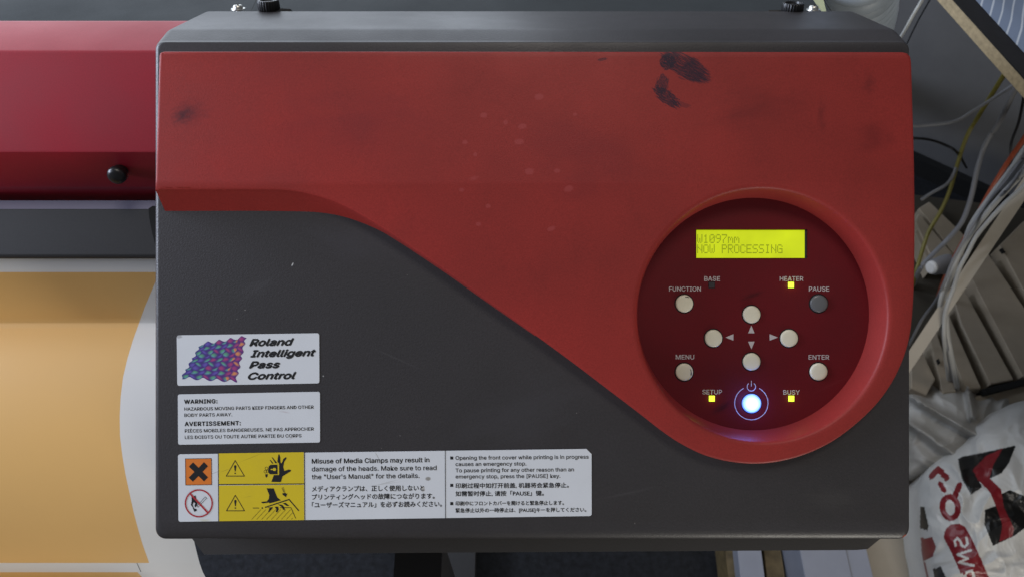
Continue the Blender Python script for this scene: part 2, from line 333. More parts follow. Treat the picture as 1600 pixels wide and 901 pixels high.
# ================================================================== THE PLACE: floor and wall
base = at_z(700, 880, 0)
g = MB(); g.box((-3, -2.5, -0.05), (3.5, 3.5, 0)); tag(g.build('floor', M['carpet'], None, I4, False), kind='structure')
wa = at_z(1430, 262, 0); wb = at_z(1590, 336, 0); wd = (wb - wa).normalized(); wn = Vector((wd.y, -wd.x, 0));  wn = wn if wn.y < 0 else -wn
WMx = Matrix(((wd.x, -wn.x, 0, wa.x), (wd.y, -wn.y, 0, wa.y), (0, 0, 1, 0), (0, 0, 0, 1)))   # x along the wall, y into it
g = MB(); g.box((-2.4, 0, 0), (1.6, 0.12, 2.4)); tag(g.build('wall', M['wall'], None, WMx, False), kind='structure')
g = MB(); g.box((-2.4, -0.02, 0), (1.6, -0.002, 0.045)); tag(g.build('wall_foot_gap', M['gap'], None, WMx, False), kind='structure')  # black strip added for the dark gap at the wall's foot

# ================================================================== THE PRINTER
pr = empty('wide_format_printer', (0, 0.12, 0), 'red and charcoal wide format vinyl printer with round control panel and warning stickers', 'printer')

# ---- red end cover: sloping slab with a round well for the controls
def hplane(X, Y):   # height of the slab's face over the grey one
    return 0.0074 - 0.020 * (X - 0.155) * 1.0 - 0.0125 * (Y + 0.016)
def Ph(x, y, dw=0.0):
    w = 0.008
    for _ in range(8):
        p = P(x, y, w); w = hplane(p.x, p.y)
    return Vector((p.x, p.y, w + dw))
pairs = [((242, 297), (258, 332)), ((300, 297), (320, 332)), ((370, 297), (400, 332)), ((430, 297.5), (470, 333)), ((462, 300), (505, 335)), ((495, 307), (537, 340.5)), ((530, 319), (567, 350)),
         ((565, 337), (597, 363)), ((600, 358.5), (624, 379)), ((640, 385), (657, 400.5)), ((690, 419), (702, 431)), ((760, 469), (768, 477.5)), ((840, 526), (845, 531)),
         ((900, 570), None), ((950, 608), None), ((1000, 646), None), ((1040, 677), None), ((1070, 696), None), ((1105, 712), None), ((1145, 721.5), None), ((1185, 724), None), ((1225, 719), None),
         ((1265, 707), None), ((1303, 688), None), ((1338, 662), None), ((1370, 631), None), ((1394, 598), None), ((1411, 563), None), ((1421, 530), None), ((1426, 495), None), ((1429, 440), None), ((1430, 350), None),
         ((1429, 250), None), ((1426.5, 160), None), ((1424.5, 96), None), ((1423, 88), None), ((1418, 83), None), ((1410, 81.5), None), ((1000, 81), None), ((600, 80.5), None), ((256, 80.5), None), ((250.5, 82), None), ((248.5, 86), None), ((245, 200), None)]
T = [Ph(*t) for t, b in pairs]
Bq = [(P(*b, 0) if b else None) for t, b in pairs]
def densify(T, B, sub=6):
    n = len(T); oT = []; oB = []
    hard = {0, n - 1, 37, 36, 35, 40, 41}
    for i in range(n):
        j = (i + 1) % n; h = (i - 1) % n; k = (j + 1) % n
        straight = (i in hard or j in hard or (T[j] - T[i]).length > 0.05)
        for q in range(sub):
            t = q / sub
            def cr(a, b, c, d):
                if straight: return b.lerp(c, t)
                return 0.5 * ((2 * b) + (c - a) * t + (2 * a - 5 * b + 4 * c - d) * t * t + (3 * b - a - 3 * c + d) * t ** 3)
            p = cr(T[h], T[i], T[j], T[k]); p.z = hplane(p.x, p.y); oT.append(p)
            bi, bj = B[i], B[j]
            bh, bk = B[h] or B[i], B[k] or B[j]
            if bi is not None and bj is not None: oB.append(cr(bh, bi, bj, bk))
            else: oB.append(None)
    return oT, oB
T, Bq = densify(T, Bq)
def inward(lp, d):
    n = len(lp); out = []
    ar = sum(lp[i].x * lp[(i + 1) % n].y - lp[(i + 1) % n].x * lp[i].y for i in range(n))
    s = 1 if ar > 0 else -1
    for i in range(n):
        e = (lp[(i + 1) % n] - lp[i - 1]); nn = Vector((-e.y, e.x, 0)).normalized() * s
        p = lp[i] + nn * d; out.append(Vector((p.x, p.y, hplane(p.x, p.y))))
    return out
def dz(lp, d): return [Vector((p.x, p.y, p.z + d)) for p in lp]
o1 = inward(T, 0.0018); o2 = dz(inward(T, 0.0008), -0.00015); o3 = dz(inward(T, 0.0003), -0.0004); o4 = dz(T, -0.0009)
bb = []
out_ = inward(T, -0.0003)
for i, p in enumerate(T):
    bb.append(Vector((Bq[i].x, Bq[i].y, -0.001)) if Bq[i] is not None else Vector((out_[i].x, out_[i].y, -0.001 if p.y > -0.2 or True else 0)))
o5 = [a.lerp(b, 0.12) for a, b in zip(o4, bb)]
rb = MB(); rb.loops([o1, o2, o3, o4, o5, bb])
RC = P(1192, 492, hplane(0.155, -0.0165)); RCX, RCY = RC.x, RC.y
NC = 128
def ringloop(r, dw=None, w=None):
    lp = []
    for i in range(NC):
        a = 2 * PI * i / NC; x = RCX + r * S * math.cos(a); y = RCY + r * S * math.sin(a)
        lp.append(Vector((x, y, hplane(x, y) + dw if w is None else w)))
    return lp
WD = -0.0125
ring = [ringloop(203, 0), ringloop(199, -.0001), ringloop(196.5, -.0005), ringloop(194.8, -.0013), ringloop(193.8, -.0024), ringloop(186.2, w=WD + .0012), ringloop(185.6, w=WD + .0003), ringloop(185.2, w=WD - .002)]
rb.loops(ring)
rb.fill([o1, ring[0][::-1]])
red = rb.build('end_cover', M['red'], pr, F, True, 50); red['label'] = 'scuffed red cover with ink smears'

# ---- charcoal housing under it
XL, XR = -560 * S, 623 * S
YB = -393 * S
def hloop(w, ins, topy, rt, rbm, n=6):
    x0, x1, yb = XL + ins, XR - ins * .5, YB + ins * 1.9
    lp = []
    for (cx, cy, r, a0) in ((x0 + rbm, yb + rbm, rbm, 180), (x1 - rbm, yb + rbm, rbm, 270), (x1 - rt * 1.0, topy - rt, rt, 0), (x0 + rt, topy - rt, rt, 90)):
        for i in range(n + 1):
            a = math.radians(a0 + 90 * i / n); lp.append(Vector((cx + r * math.cos(a), cy + r * math.sin(a), w)))
    return lp
def yv(y, w): return P(0, y, w).y
hl = []
r_ = 9 * S
for k in range(7):      # rounded front edge
    a = PI / 2 * k / 6
    hl.append(hloop(-r_ + r_ * math.cos(a), r_ * (1 - math.sin(a)), yv(66 if k else 66.5, 0) + 0.0 * k, 0.004, 0.006))
# the rounded edge reaches full width at w=-r_, its top edge is a separate pair of bends
tops = [yv(67, 0), yv(66.3, 0), yv(65.6, 0), yv(65, -.0005), yv(64.4, -.001), yv(63.8, -.0015), yv(63, -.0036)]
hl = []
for k in range(7):
    a = PI / 2 * k / 6
    hl.append(hloop(-r_ + r_ * math.cos(a), r_ * (1 - math.sin(a)), tops[k], 0.005, 0.0065))
hl.append(hloop(-.0135, 0, yv(48.5, -.0135), 0.006, 0.0065))
hl.append(hloop(-.0150, 0, yv(46.3, -.0150), 0.006, 0.0065))
hl.append(hloop(-.0185, 0, yv(44, -.0185), 0.006, 0.0065))
hl.append(hloop(-.072, 0, yv(18.3, -.072), 0.008, 0.0065))
hl.append(hloop(-.0735, 0.0004, yv(18.2, -.0735), 0.008, 0.0065))
hl.append(hloop(-.16, 0.001, yv(40, -.16), 0.008, 0.0065))
# rear right corner of the top is cut off
for lp in hl:
    for p in lp:
        if p.z < -.05 and p.y > 0.1 and p.x > 0.22: p.x = min(p.x, XR - 0.0 - (0.022 if p.y > lp[-8 - 0].y - 0.0 else 0.0))
hb = MB(); hb.loops(hl)
holeH = [Vector((RCX + 197 * S * math.cos(2 * PI * i / 64), RCY + 197 * S * math.sin(2 * PI * i / 64), 0)) for i in range(64)]
hb.fill([hl[0], holeH[::-1]])
hb.fill([hl[-1]])
hb.build('end_housing', M['grey'], pr, F, True, 40)

# ---- lower tray protruding below the housing
tb = MB()
def tray(w, e=0):
    pts = [(296, 838), (318 - e, 866.5), (700, 863.5 + e), (1100, 861 + e), (1340, 859.5 + e), (1357 + e, 858), (1389 + e, 832), (1389 + e, 700), (296, 700)]
    return [P(x, y, -.05) + Vector((0, 0, w + .05)) for x, y in pts]
t0 = [Vector((p.x * .998, p.y * .997, p.z)) for p in tray(-.05)]
tb.loops([t0, tray(-.0515), tray(-.085)]); tb.fill([t0]); tb.fill([tray(-.085)])
tb.build('lower_tray', M['tray'], pr, F, True, 30)

# ---- control panel: dark red disc in the well
pp = MB()
pc = P(1177, 490, WD)
disc = [Vector((RCX + 186 * S * math.cos(2 * PI * i / 96), RCY + 186 * S * math.sin(2 * PI * i / 96), WD)) for i in range(96)]
lcdq = [P(x, y, WD) for x, y in rect(1087, 358.5, 1262, 404)]
pp.fill([disc, lcdq[::-1]]); pp.loops([lcdq, [Vector((p.x, p.y, WD - .0022)) for p in lcdq]])
pp.loops([disc, [Vector((p.x, p.y, WD - .004)) for p in disc]])
panel = pp.build('control_panel', M['panel'], pr, F, True, 30); panel['label'] = 'recessed dark red round control panel'
WP = WD + .00008
tx = MB()
for body, x0, x1, y in (('BASE', 1100.5, 1125, 438.7), ('HEATER', 1218.5, 1255, 438.7), ('FUNCTION', 1045.5, 1095, 454.7), ('PAUSE', 1264, 1295.5, 454.7),
                        ('MENU', 1056, 1084.5, 560.7), ('ENTER', 1263.5, 1295.5, 561), ('SETUP', 1097.5, 1128, 615.2), ('BUSY', 1224, 1249.5, 615.7)):
    tx = MB(); text(tx, body, (x0, y), (x1, y), 6.9, WP, bold=0.025); tx.build('lettering', M['silk'], panel, F, False, weld=False)
for tri in ([(1169, 520), (1179, 520), (1174, 508)], [(1169, 533), (1179, 533), (1174, 545)], [(1146, 521.5), (1146, 531.5), (1133.5, 526.5)], [(1202.5, 521.5), (1202.5, 531.5), (1215.5, 526.5)]):
    g = MB(); g.flat(tri, WP); g.build('arrow_mark', M['silk'], panel, F, False)
g = MB(); ringflat(g, 1174, 629, 26.6, 25.4, WP, 118, 422, 60); ringflat(g, 1174, 603.5, 7.2, 6.0, WP, 128, 412, 30)
for q in thick([(1174, 594.5), (1174, 602.5)], 1.2): g.flat(q, WP)
g.build('power_symbol', M['silk'], panel, F, False)

# screen
scn = MB(); w0 = WD - .002
scn.flat(rect(1088, 359.5, 1258, 403.2), w0 + .0004)
scr = scn.build('display_screen', M['lcd'], pr, F, False); scr['label'] = 'lit yellow-green display reading W1097mm NOW PROCESSING'
g = MB(); g.flat(rect(1257.3, 359, 1262, 403.8), w0 + .0006); g.build('screen_edge', M['lcdedge'], scr, F, False)
FONT57 = {'W': "10001 10001 10001 10101 10101 10101 01010", '1': "00100 01100 00100 00100 00100 00100 01110", '0': "01110 10001 10011 10101 11001 10001 01110", '9': "01110 10001 10001 01111 00001 00010 01100",
          '7': "11111 00001 00010 00100 01000 01000 01000", 'm': "00000 00000 11010 10101 10101 10001 10001", 'N': "10001 10001 11001 10101 10011 10001 10001", 'O': "01110 10001 10001 10001 10001 10001 01110",
          'P': "11110 10001 10001 11110 10000 10000 10000", 'R': "11110 10001 10001 11110 10100 10010 10001", 'C': "01110 10001 10000 10000 10000 10001 01110", 'E': "11111 10000 10000 11110 10000 10000 11111",
          'S': "01111 10000 10000 01110 00001 00001 11110", 'I': "01110 00100 00100 00100 00100 00100 01110", 'G': "01110 10001 10000 10111 10001 10001 01111"}
g = MB()
for body, y0 in (('W1097mm', 366.3), ('NOW PROCESSING', 382.2)):
    for ci, ch in enumerate(body):
        if ch == ' ': continue
        for r, row in enumerate(FONT57[ch].split()):
            for c, b in enumerate(row):
                if b == '1': g.flat(rect(1089.3 + ci * 9.62 + c * 1.68, y0 + r * 1.98, 1089.3 + ci * 9.62 + c * 1.68 + 1.55, y0 + r * 1.98 + 1.8), w0 + .00055)
tag(g.build('screen_writing', M['lcdtext'], scr, F, False, weld=False), kind='stuff')

# keys: own origin at their place so that they can share one mesh
def at_panel(x, y, w=WD): p = P(x, y, w); return F @ Matrix.Translation(p)
R = 13.9 * S
kb = MB(); kb.lathe([(R * .0, .00175), (R * .5, .0017), (R * .8, .00155), (R * .93, .00135), (R * .985, .0010), (R, .0005), (R, 0)], 40)
sb = MB(); sb.lathe([(R * 1.13, .00006), (0, .00006)], 40)
sock = sb.build('key_gap', M['gap'], None, at_panel(1069, 474), False).data; bpy.data.objects.remove(bpy.data.objects['key_gap'])
b0 = kb.build('button', M['cream'], None, at_panel(1069, 474), True, 60); keymesh = b0.data; bpy.data.objects.remove(b0)
kg = keymesh.copy(); kg.materials.clear(); kg.materials.append(M['greybtn'])
for i, (x, y) in enumerate([(1069, 474), (1174, 491), (1114.5, 528), (1232.5, 528), (1174, 564.5), (1069, 580.5), (1278.5, 580), (1279, 474)]):
    b = link('button', kg if i == 7 else keymesh, pr, at_panel(x, y)); b['label'] = ['cream round FUNCTION key', 'cream up arrow key', 'cream left arrow key', 'cream right arrow key', 'cream down arrow key', 'cream round MENU key with chipped rim', 'cream round ENTER key', 'grey round PAUSE key'][i]
    link('button_gap', sock, b, at_panel(x, y))
for x, y, on in ((1112, 445, 0), (1236, 445, 1), (1112.3, 622, 1), (1236.5, 622, 1)):
    g = MB(); g.flat(rect(x - 5.2, y - 5.2, x + 5.2, y + 5.2), WD + .00005); g.prism(rect(x - 4.5, y - 4.5, x + 4.5, y + 4.5), WD, WD + .0003, 1)
    o = g.build('indicator_light', [M['gap'], M['led'] if on else M['ledoff']], pr, F, False); o['label'] = 'lit yellow-green indicator' if on else 'unlit dark indicator under BASE'
for x, y in ((1236, 445), (1112.3, 622), (1236.5, 622)):
    ll = bpy.data.lights.new('indicator_glow', 'POINT'); ll.energy = 0.00035; ll.color = (0.8, 1.0, 0.1); ll.shadow_soft_size = 0.0015
    lo_ = bpy.data.objects.new('indicator_glow', ll); COL.objects.link(lo_); lo_.matrix_world = at_panel(x, y) @ Matrix.Translation((0, 0, .003))
# chips on two keys
g = MB(); g.flat([(1078, 576), (1080, 577), (1081, 584), (1079.5, 587), (1078.5, 583)], WD + .0016); g.build('chip_mark', M['ink'], panel, F, False)
g = MB(); g.flat([(1070, 463.3), (1076, 463.6), (1077.5, 465), (1074, 464.6), (1071, 464.4)], WD + .00165); g.build('chip_mark', M['ink'], panel, F, False)
RP = 15.3 * S
kb = MB(); kb.lathe([(0, .0016), (RP * .5, .0016), (RP * .85, .0013), (RP, .0006), (RP, 0)], 40)
pw = kb.build('power_button', M['power'], pr, at_panel(1174, 629.5), True, 60); pw['label'] = 'round power key glowing blue white'
kb = MB(); kb.lathe([(RP * 1.1, .00006), (0, .00006)], 40); kb.build('button_gap', M['gap'], pw, at_panel(1174, 629.5), False)
pl = bpy.data.lights.new('power_key_glow', 'POINT'); pl.energy = 0.013; pl.color = (0.10, 0.22, 1.0); pl.shadow_soft_size = 0.004
plo = bpy.data.objects.new('power_key_glow', pl); COL.objects.link(plo); plo.matrix_world = at_panel(1174, 629.5) @ Matrix.Translation((0, 0, .006))

# ---- stickers on the housing
def rounded(c, r, cut=None):
    """four layout corners TL TR BR BL with rounded corners"""
    out = []; n = 4
    for i in range(n):
        p = Vector(c[i]); a = (Vector(c[i - 1]) - p).normalized(); b = (Vector(c[(i + 1) % n]) - p).normalized()
        rr = cut if (cut and i == 1) else r; steps = 1 if (cut and i == 1) else 5
        for k in range(steps + 1):
            t = k / steps
            q0 = p + a * rr; q1 = p + b * rr
            q = q0 * (1 - t) ** 2 + p * 2 * t * (1 - t) + q1 * t * t
            out.append((q.x, q.y))
    return out
WS = .00025; WI = WS + .00006
class Lines:
    def __init__(s, parent, m=None): s.parent = parent; s.m = m or M['ink']
def line(L_, body, a, b, cap, w, *r, **k):
    g_ = MB(); text(g_, body, a, b, cap, w, *r, **k); g_.build('lettering', L_.m, L_.parent, F, False, weld=False)
def sticker(c, r, label, cut=None):
    g = MB(); g.prism(rounded(c, r, cut), 0.00002, WS)
    o = g.build('sticker', M['label'], pr, F, False); o['label'] = label; return o
s1 = sticker([(276, 523.3), (498.7, 520), (499, 598.2), (277, 602)], 4, 'white sticker with purple wave graphic and italic lettering')
g = Lines(s1)
line(g, 'Roland', (390.3, 540), (459, 538.5), 10.2, WI, .115, .34)
line(g, 'Intelligent', (391.7, 557.2), (493.2, 555.3), 10, WI, .115, .34)
line(g, 'Pass', (389.8, 574.6), (437.2, 573.8), 10, WI, .115, .34)
line(g, 'Control', (388.3, 592), (462.6, 590.8), 10, WI, .115, .34)
# the purple wavy sheet printed on it
mw = bpy.data.materials.new('wave_print'); mw.use_nodes = True; n, l = nt(mw); at = n.new('ShaderNodeVertexColor'); at.layer_name = 'col'; l.new(at.outputs[0], n['Principled BSDF'].inputs['Base Color']); n['Principled BSDF'].inputs['Roughness'].default_value = .42
NX, NY = 84, 72
vs = []; cols = []
def q7(x, y): return (270 + x / 10.008, 515 + y / 10.008)
for j in range(NY + 1):
    for i in range(NX + 1):
        s, t = i / NX, j / NY
        a = Vector((130, 745)).lerp(Vector((985, 800)), s); b = Vector((440, 215)).lerp(Vector((1140, 105)), s)
        p = a.lerp(b, t); ph = 2 * PI
        p.y += 22 * math.sin(ph * s * 4 + 1.2) * (0.6 + .4 * math.cos(ph * t * 3)); p.x += 16 * math.sin(ph * t * 6 + 1) + 9 * math.sin(ph * s * 4)
        x, y = q7(p.x, p.y); vs.append(P(x, y, WI))
        cu = s * 8.0; cv = t * 9.0; iu, iv = int(cu), int(cv); du = (cu - iu - .5) * 2; dv = (cv - iv - .5) * 2
        wgt = max(0, 1 - (du * du + dv * dv) * .85) ** 1.5
        basec = Vector((0.05, 0.04, 0.21)).lerp(Vector((0.10, 0.03, 0.20)), s)
        if (iu + iv) % 2 == 0: tgt = Vector((0.12, 0.40, 0.22)) if s < .8 else Vector((0.75, 0.30, 0.10))
        else: tgt = Vector((0.40, 0.06, 0.20)) if (iv % 2 == 0 and s > .3) or s > .75 else Vector((0.14, 0.10, 0.45))
        hi = Vector((0.16, 0.42, 0.60)) if ((iu + iv) % 2 == 0 and dv < 0 and s < .8) else tgt
        cc = basec.lerp(tgt.lerp(hi, .6 if dv < -.1 else 0), wgt)
        cols.append((*cc, 1))
fs = [(j * (NX + 1) + i, j * (NX + 1) + i + 1, (j + 1) * (NX + 1) + i + 1, (j + 1) * (NX + 1) + i) for j in range(NY) for i in range(NX)]
me = bpy.data.meshes.new('wave_picture'); me.from_pydata([tuple(v) for v in vs], [], fs); me.materials.append(mw)
ca = me.color_attributes.new('col', 'FLOAT_COLOR', 'POINT')
for i, c in enumerate(cols): ca.data[i].color = c
link('wave_picture', me, s1, F)

s2 = sticker([(277.8, 615.5), (499.8, 611.3), (500, 690.5), (278.3, 694)], 3.5, 'white WARNING and AVERTISSEMENT sticker of small capitals')
g = Lines(s2)
line(g, 'WARNING:', (288.2, 630), (339.5, 629), 6.1, WI, .08, 0, 1.1)
line(g, 'HAZARDOUS MOVING PARTS KEEP FINGERS AND OTHER', (288.2, 640.7), (490, 637.6), 4.9, WI, .03)
line(g, 'BODY PARTS AWAY.', (288.2, 650.4), (362.6, 649.3), 4.9, WI, .03)
line(g, 'AVERTISSEMENT:', (288.9, 664.7), (376, 663.3), 6.2, WI, .08, 0, 1.1)
line(g, 'PIÈCES MOBILES DANGEREUSES. NE PAS APPROCHER', (288.9, 674.9), (490.2, 671.7), 4.9, WI, .03)
line(g, 'LES DOIGTS OU TOUTE AUTRE PARTIE DU CORPS', (288.9, 684.9), (470.9, 682.2), 4.9, WI, .03)

s3 = sticker([(278, 709), (924.3, 700.5), (924.5, 805.3), (278.8, 814.3)], 4, 'long white and yellow warning sticker with hazard pictograms and three languages', cut=8)
g = MB(); g.flat([(289.2, 715.8), (330.5, 715.2), (331, 756.4), (289.6, 757)], WI); g.build('orange_square', M['orange'], s3, F, False)
g = MB(); g.flat([(341.8, 707.5), (474.6, 705.6), (475, 754.8), (342, 756.2)], WI); g.flat([(342, 757.6), (475, 756.2), (475.3, 811.7), (342.3, 813.4)], WI); g.build('yellow_field', M['yellow'], s3, F, False)
WJ = WI + .00006
def Z4(x, y): return (260 + x / 4.706, 690 + y / 4.706)
def Z6(x, y): return (340 + x / 7.507, 700 + y / 7.507)
g = MB()
def pol(f, pts, w=WJ): g.flat([f(*p) for p in pts], w)
def strk(f, pts, wd, closed=False, w=WJ):
    for q in thick([f(*p) for p in pts], wd, closed): g.flat(q, w)
strk(Z4, [(140, 122), (331, 119), (333, 312), (142, 315)], .7, True)
pol(Z4, [(165, 180), (196, 148), (237, 188), (276, 146), (306, 176), (266, 217), (306, 258), (276, 288), (236, 248), (194, 290), (164, 260), (206, 218)])
g.build('pictogram', M['ink'], s3, F, False, weld=False); g = MB()
strk(Z4, [(381, 80), (384, 583)], 1.1); strk(Z4, [(1015, 72), (1018, 575)], 1.1); strk(Z4, [(384, 311), (1014, 306)], 1.4)
for q in thick([(695.7, 703.7), (696.1, 808.5)], 1.0): g.flat(q, WJ)
g.build('border_lines', M['ink'], s3, F, False, weld=False); g = MB()
for (ax, ay) in ((206, 140), (208, 547)):
    strk(Z6, [(ax, ay), (ax + 108, ay + 182), (ax - 104, ay + 182)], 1.15, True)
    pol(Z6, [(ax - 14, ay + 62), (ax, ay + 52), (ax + 15, ay + 62), (ax + 5, ay + 128), (ax - 5, ay + 128)])
    g.flat(circ(*Z6(ax, ay + 150), 1.2, 12), WJ)
    g.build('pictogram', M['ink'], s3, F, False, weld=False); g = MB()
# crushed hand in rollers
pol(Z6, [(630, 390), (660, 310), (722, 310), (722, 180), (700, 150), (712, 70), (724, 66), (734, 100), (738, 165), (752, 172), (772, 120), (800, 100), (811, 108), (780, 160), (770, 215), (782, 262), (835, 244), (862, 250), (855, 268), (800, 300), (762, 325), (742, 392)])
pol(Z6, [(600, 206), (622, 190), (702, 188), (704, 300), (612, 300), (590, 270)])
pol(Z6, [(612, 135), (622, 134), (655, 172), (640, 176)]); pol(Z6, [(634, 100), (646, 104), (700, 170), (676, 172)])
for cx, cy in ((573, 232), (560, 270), (584, 268)): strk(Z6, [(cx + 17 * math.cos(a), cy + 17 * math.sin(a)) for a in [i * PI / 5 for i in range(10)]], .55, True)
pol(Z6, [(558, 300), (590, 300), (584, 330), (570, 340), (560, 325)])
g.build('pictogram', M['ink'], s3, F, False, weld=False); g = MB()
# hand under a lid
pol(Z6, [(575, 466), (658, 466), (700, 572), (742, 606), (610, 642), (600, 632), (530, 642), (512, 632), (516, 624), (578, 618), (600, 590), (606, 545)])
strk(Z6, [(560, 688), (838, 596), (950, 726)], 1.7)
g.flat(circ(*Z6(524, 697), 1.3, 12), WJ)
strk(Z6, [(415, 697), (485, 697)], 1); strk(Z6, [(590, 694), (640, 690)], .8); strk(Z6, [(735, 692), (860, 692), (915, 816)], 1)
for pts in ([(592, 742), (612, 692), (648, 684), (640, 706), (602, 746)], [(668, 682), (712, 680), (716, 710), (700, 746), (682, 744), (690, 712)], [(706, 652), (760, 660), (786, 690), (788, 720), (766, 716), (758, 690)], [(762, 640), (800, 636), (842, 672), (810, 672)]): pol(Z6, pts)
pol(Z6, [(760, 520), (782, 524), (778, 512), (796, 516), (800, 528), (818, 526), (802, 570), (762, 540)])
for k in range(4): strk(Z6, [(753 + k * 5, 464 + k * 14), (775 + k * 5, 458 + k * 14)], .8)
for k in range(9): strk(Z6, [(400 + k * 58, 830), (min(400 + k * 58 + 108, 880 if k > 6 else 1e9), 830 - (min(400 + k * 58 + 108, 880 if k > 6 else 1e9) - 400 - k * 58) * 1.08)], .45)
g.build('pictogram', M['ink'], s3, F, False, weld=False); g = MB()
# flame and match
pol(Z4, [(184, 400), (200, 405), (212, 388), (222, 420), (232, 428), (226, 462), (212, 480), (206, 468), (212, 450), (200, 440), (192, 458), (200, 480), (214, 500), (206, 514), (192, 478), (180, 462), (186, 430)])
strk(Z4, [(296, 410), (232, 478), (224, 470), (284, 402)], .6, True); g.flat(circ(*Z4(214, 498), 1.9, 14), WJ)
g.build('pictogram', M['ink'], s3, F, False, weld=False)
g = MB(); 
pol(Z6, [(622, 238), (650, 238), (650, 228), (676, 226), (688, 244), (676, 262), (650, 260), (650, 250), (622, 250)], WJ + .00005)
strk(Z6, [(716, 176), (716, 304), (612, 304)], .8, w=WJ + .00005)
g.build('pictogram_detail', M['yellow'], s3, F, False)
g = MB(); ringflat(g, 310.6, 785.4, 22, 19.8, WJ + .00005)
for q in thick([(296.5, 769.8), (325, 800.5)], 2.8): g.flat(q, WJ + .00010)
g.build('prohibition_mark', M['signred'], s3, F, False)
g = Lines(s3)
line(g, 'Misuse of Media Clamps may result in', (487.4, 723.3), (670.8, 721), 7, WI, .045)
line(g, 'damage of the heads. Make sure to read', (487.2, 735.5), (682, 733.4), 7, WI, .03)
line(g, 'the "User\'s Manual" for the details.', (487.4, 747.8), (655.3, 745.7), 7, WI, .03)
line(g, 'メディアクランプは、正しく使用しないと', (487.5, 766.8), (662.8, 765), 8.4, WI, .03, cjk=True)
line(g, 'プリンティングヘッドの故障につながります。', (487.5, 779.3), (679, 777.6), 8.4, WI, .03, cjk=True)
line(g, '「ユーザーズマニュアル」を必ずお読みください。', (487.5, 791.8), (690.5, 790), 8.4, WI, .03, cjk=True)
line(g, 'Opening the front cover while printing is in progress', (711.9, 717.5), (919.7, 715.6), 5.7, WI, .03)
line(g, 'causes an emergency stop.', (711.9, 727.2), (822.3, 726.2), 5.7, WI, .03)
line(g, 'To pause printing for any other reason than an', (711.9, 737), (896.7, 735.4), 5.7, WI, .03)
line(g, 'emergency stop, press the [PAUSE] key.', (711.9, 746.6), (875.5, 745.5), 5.7, WI, .03)
line(g, '印刷过程中如打开前盖, 机器将会紧急停止。', (711.9, 761.3), (888.6, 760.3), 7.6, WI, .03, cjk=True)
line(g, '如需暂时停止, 请按「PAUSE」键。', (711.9, 773.8), (849.7, 772.9), 7.6, WI, .03, cjk=True)
line(g, '印刷中にフロントカバーを開けると緊急停止します。', (711.9, 788.6), (881, 787.5), 6.6, WI, .03, cjk=True)
line(g, '緊急停止以外の一時停止は、[PAUSE]キーを押してください。', (711.9, 799.5), (916, 798.2), 6.6, WI, .03, cjk=True)
for y in (714.7, 757.4, 785.9): g = MB(); g.flat(rect(703.5, y - 2.4, 708.2, y + 2.4), WI); g.build('bullet', M['ink'], s3, F, False)

# ---- rear top cover behind the housing
def sweep(prof, xr, name, m, parent=pr, xl=-700, angle=25, thickness=.003):
    """profile [(y px, w)] swept along u from xl to the real layout x xr"""
    pts = [P(800, y, w) for y, w in prof]
    rr = []
    for i, p in enumerate(pts):     # slightly rounded bends
        if 0 < i < len(pts) - 1:
            a = (pts[i - 1] - p); b = (pts[i + 1] - p); d = min(.0015, a.length * .3, b.length * .3)
            q0 = p + a.normalized() * d; q1 = p + b.normalized() * d
            rr += [q0.lerp(p, 0) * 1.0, (q0 + p * 2 + q1) / 4, q1]
        else: rr.append(p)
    gg = MB(); x0, x1 = xl * S, xr * S
    A = [Vector((x0, p.y, p.z)) for p in rr]; B = [Vector((x1, p.y, p.z)) for p in rr]
    nn = len(rr)
    gg.add(A + B + [a - Vector((0, 0, thickness)) for a in A] + [b - Vector((0, 0, thickness)) for b in B],
           [(i, i + 1, nn + i + 1, nn + i) for i in range(nn - 1)] + [(2 * nn + i, 3 * nn + i, 3 * nn + i + 1, 2 * nn + i + 1) for i in range(nn - 1)] +
           [(nn + i, nn + i + 1, 3 * nn + i + 1, 3 * nn + i) for i in range(nn - 1)] + [(i, 2 * nn + i, 2 * nn + i + 1, i + 1) for i in range(nn - 1)] + [(0, nn, 3 * nn, 2 * nn), (nn - 1, 3 * nn - 1, 4 * nn - 1, 2 * nn - 1)][:1])
    return gg.build(name, m, parent, F, True, angle)
sweep([(40, -.090), (33, -.098), (-60, -.190), (-140, -.30)], 590, 'rear_top_cover', M['grey_top'], xl=-2600)

# seam line on the rear cover
for (x0, y0), (x1, y1) in (((400, 0), (392, 17)), ((1284, -3), (1299, 19))):
    g = MB(); a = P(x0, y0, -.120); b = P(x1, y1, -.100); g.add([a, a + Vector((.0007, 0, 0)), b + Vector((.0007, 0, 0)), b], [(0, 1, 2, 3)]); g.build('cover_seam', M['gap'], pr, F, False)

# ---- red front cover, hinged lid left of the housing
fc = sweep([(313.5, -.095), (314, -.082), (293, -.052), (238, -.024), (80, -.024), (48, -.045), (33, -.056), (33.5, -.088)], -562, 'front_cover', M['red_front'], xl=-2600)
fc['label'] = 'magenta tinted red front lid left of the end cover'
# lock knob
kx = F @ Matrix.Translation(P(188, 267, -.036)) @ Matrix.Rotation(math.radians(38), 4, 'X')
g = MB(); g.lathe([(0, .0095), (.0035, .0093), (.0056, .008), (.0062, .006), (.0058, .0035), (.0045, .001), (.0045, -.004)], 28)
kn = g.build('lid_knob', M['black'], pr, kx, True, 60)
g = MB(); g.lathe([(.0009, .0012), (.0011, 0), (.0011, -.002)], 10, Matrix.Translation((.0030, -.0046, .0015))); g.build('knob_pin', M['steel'], kn, kx)

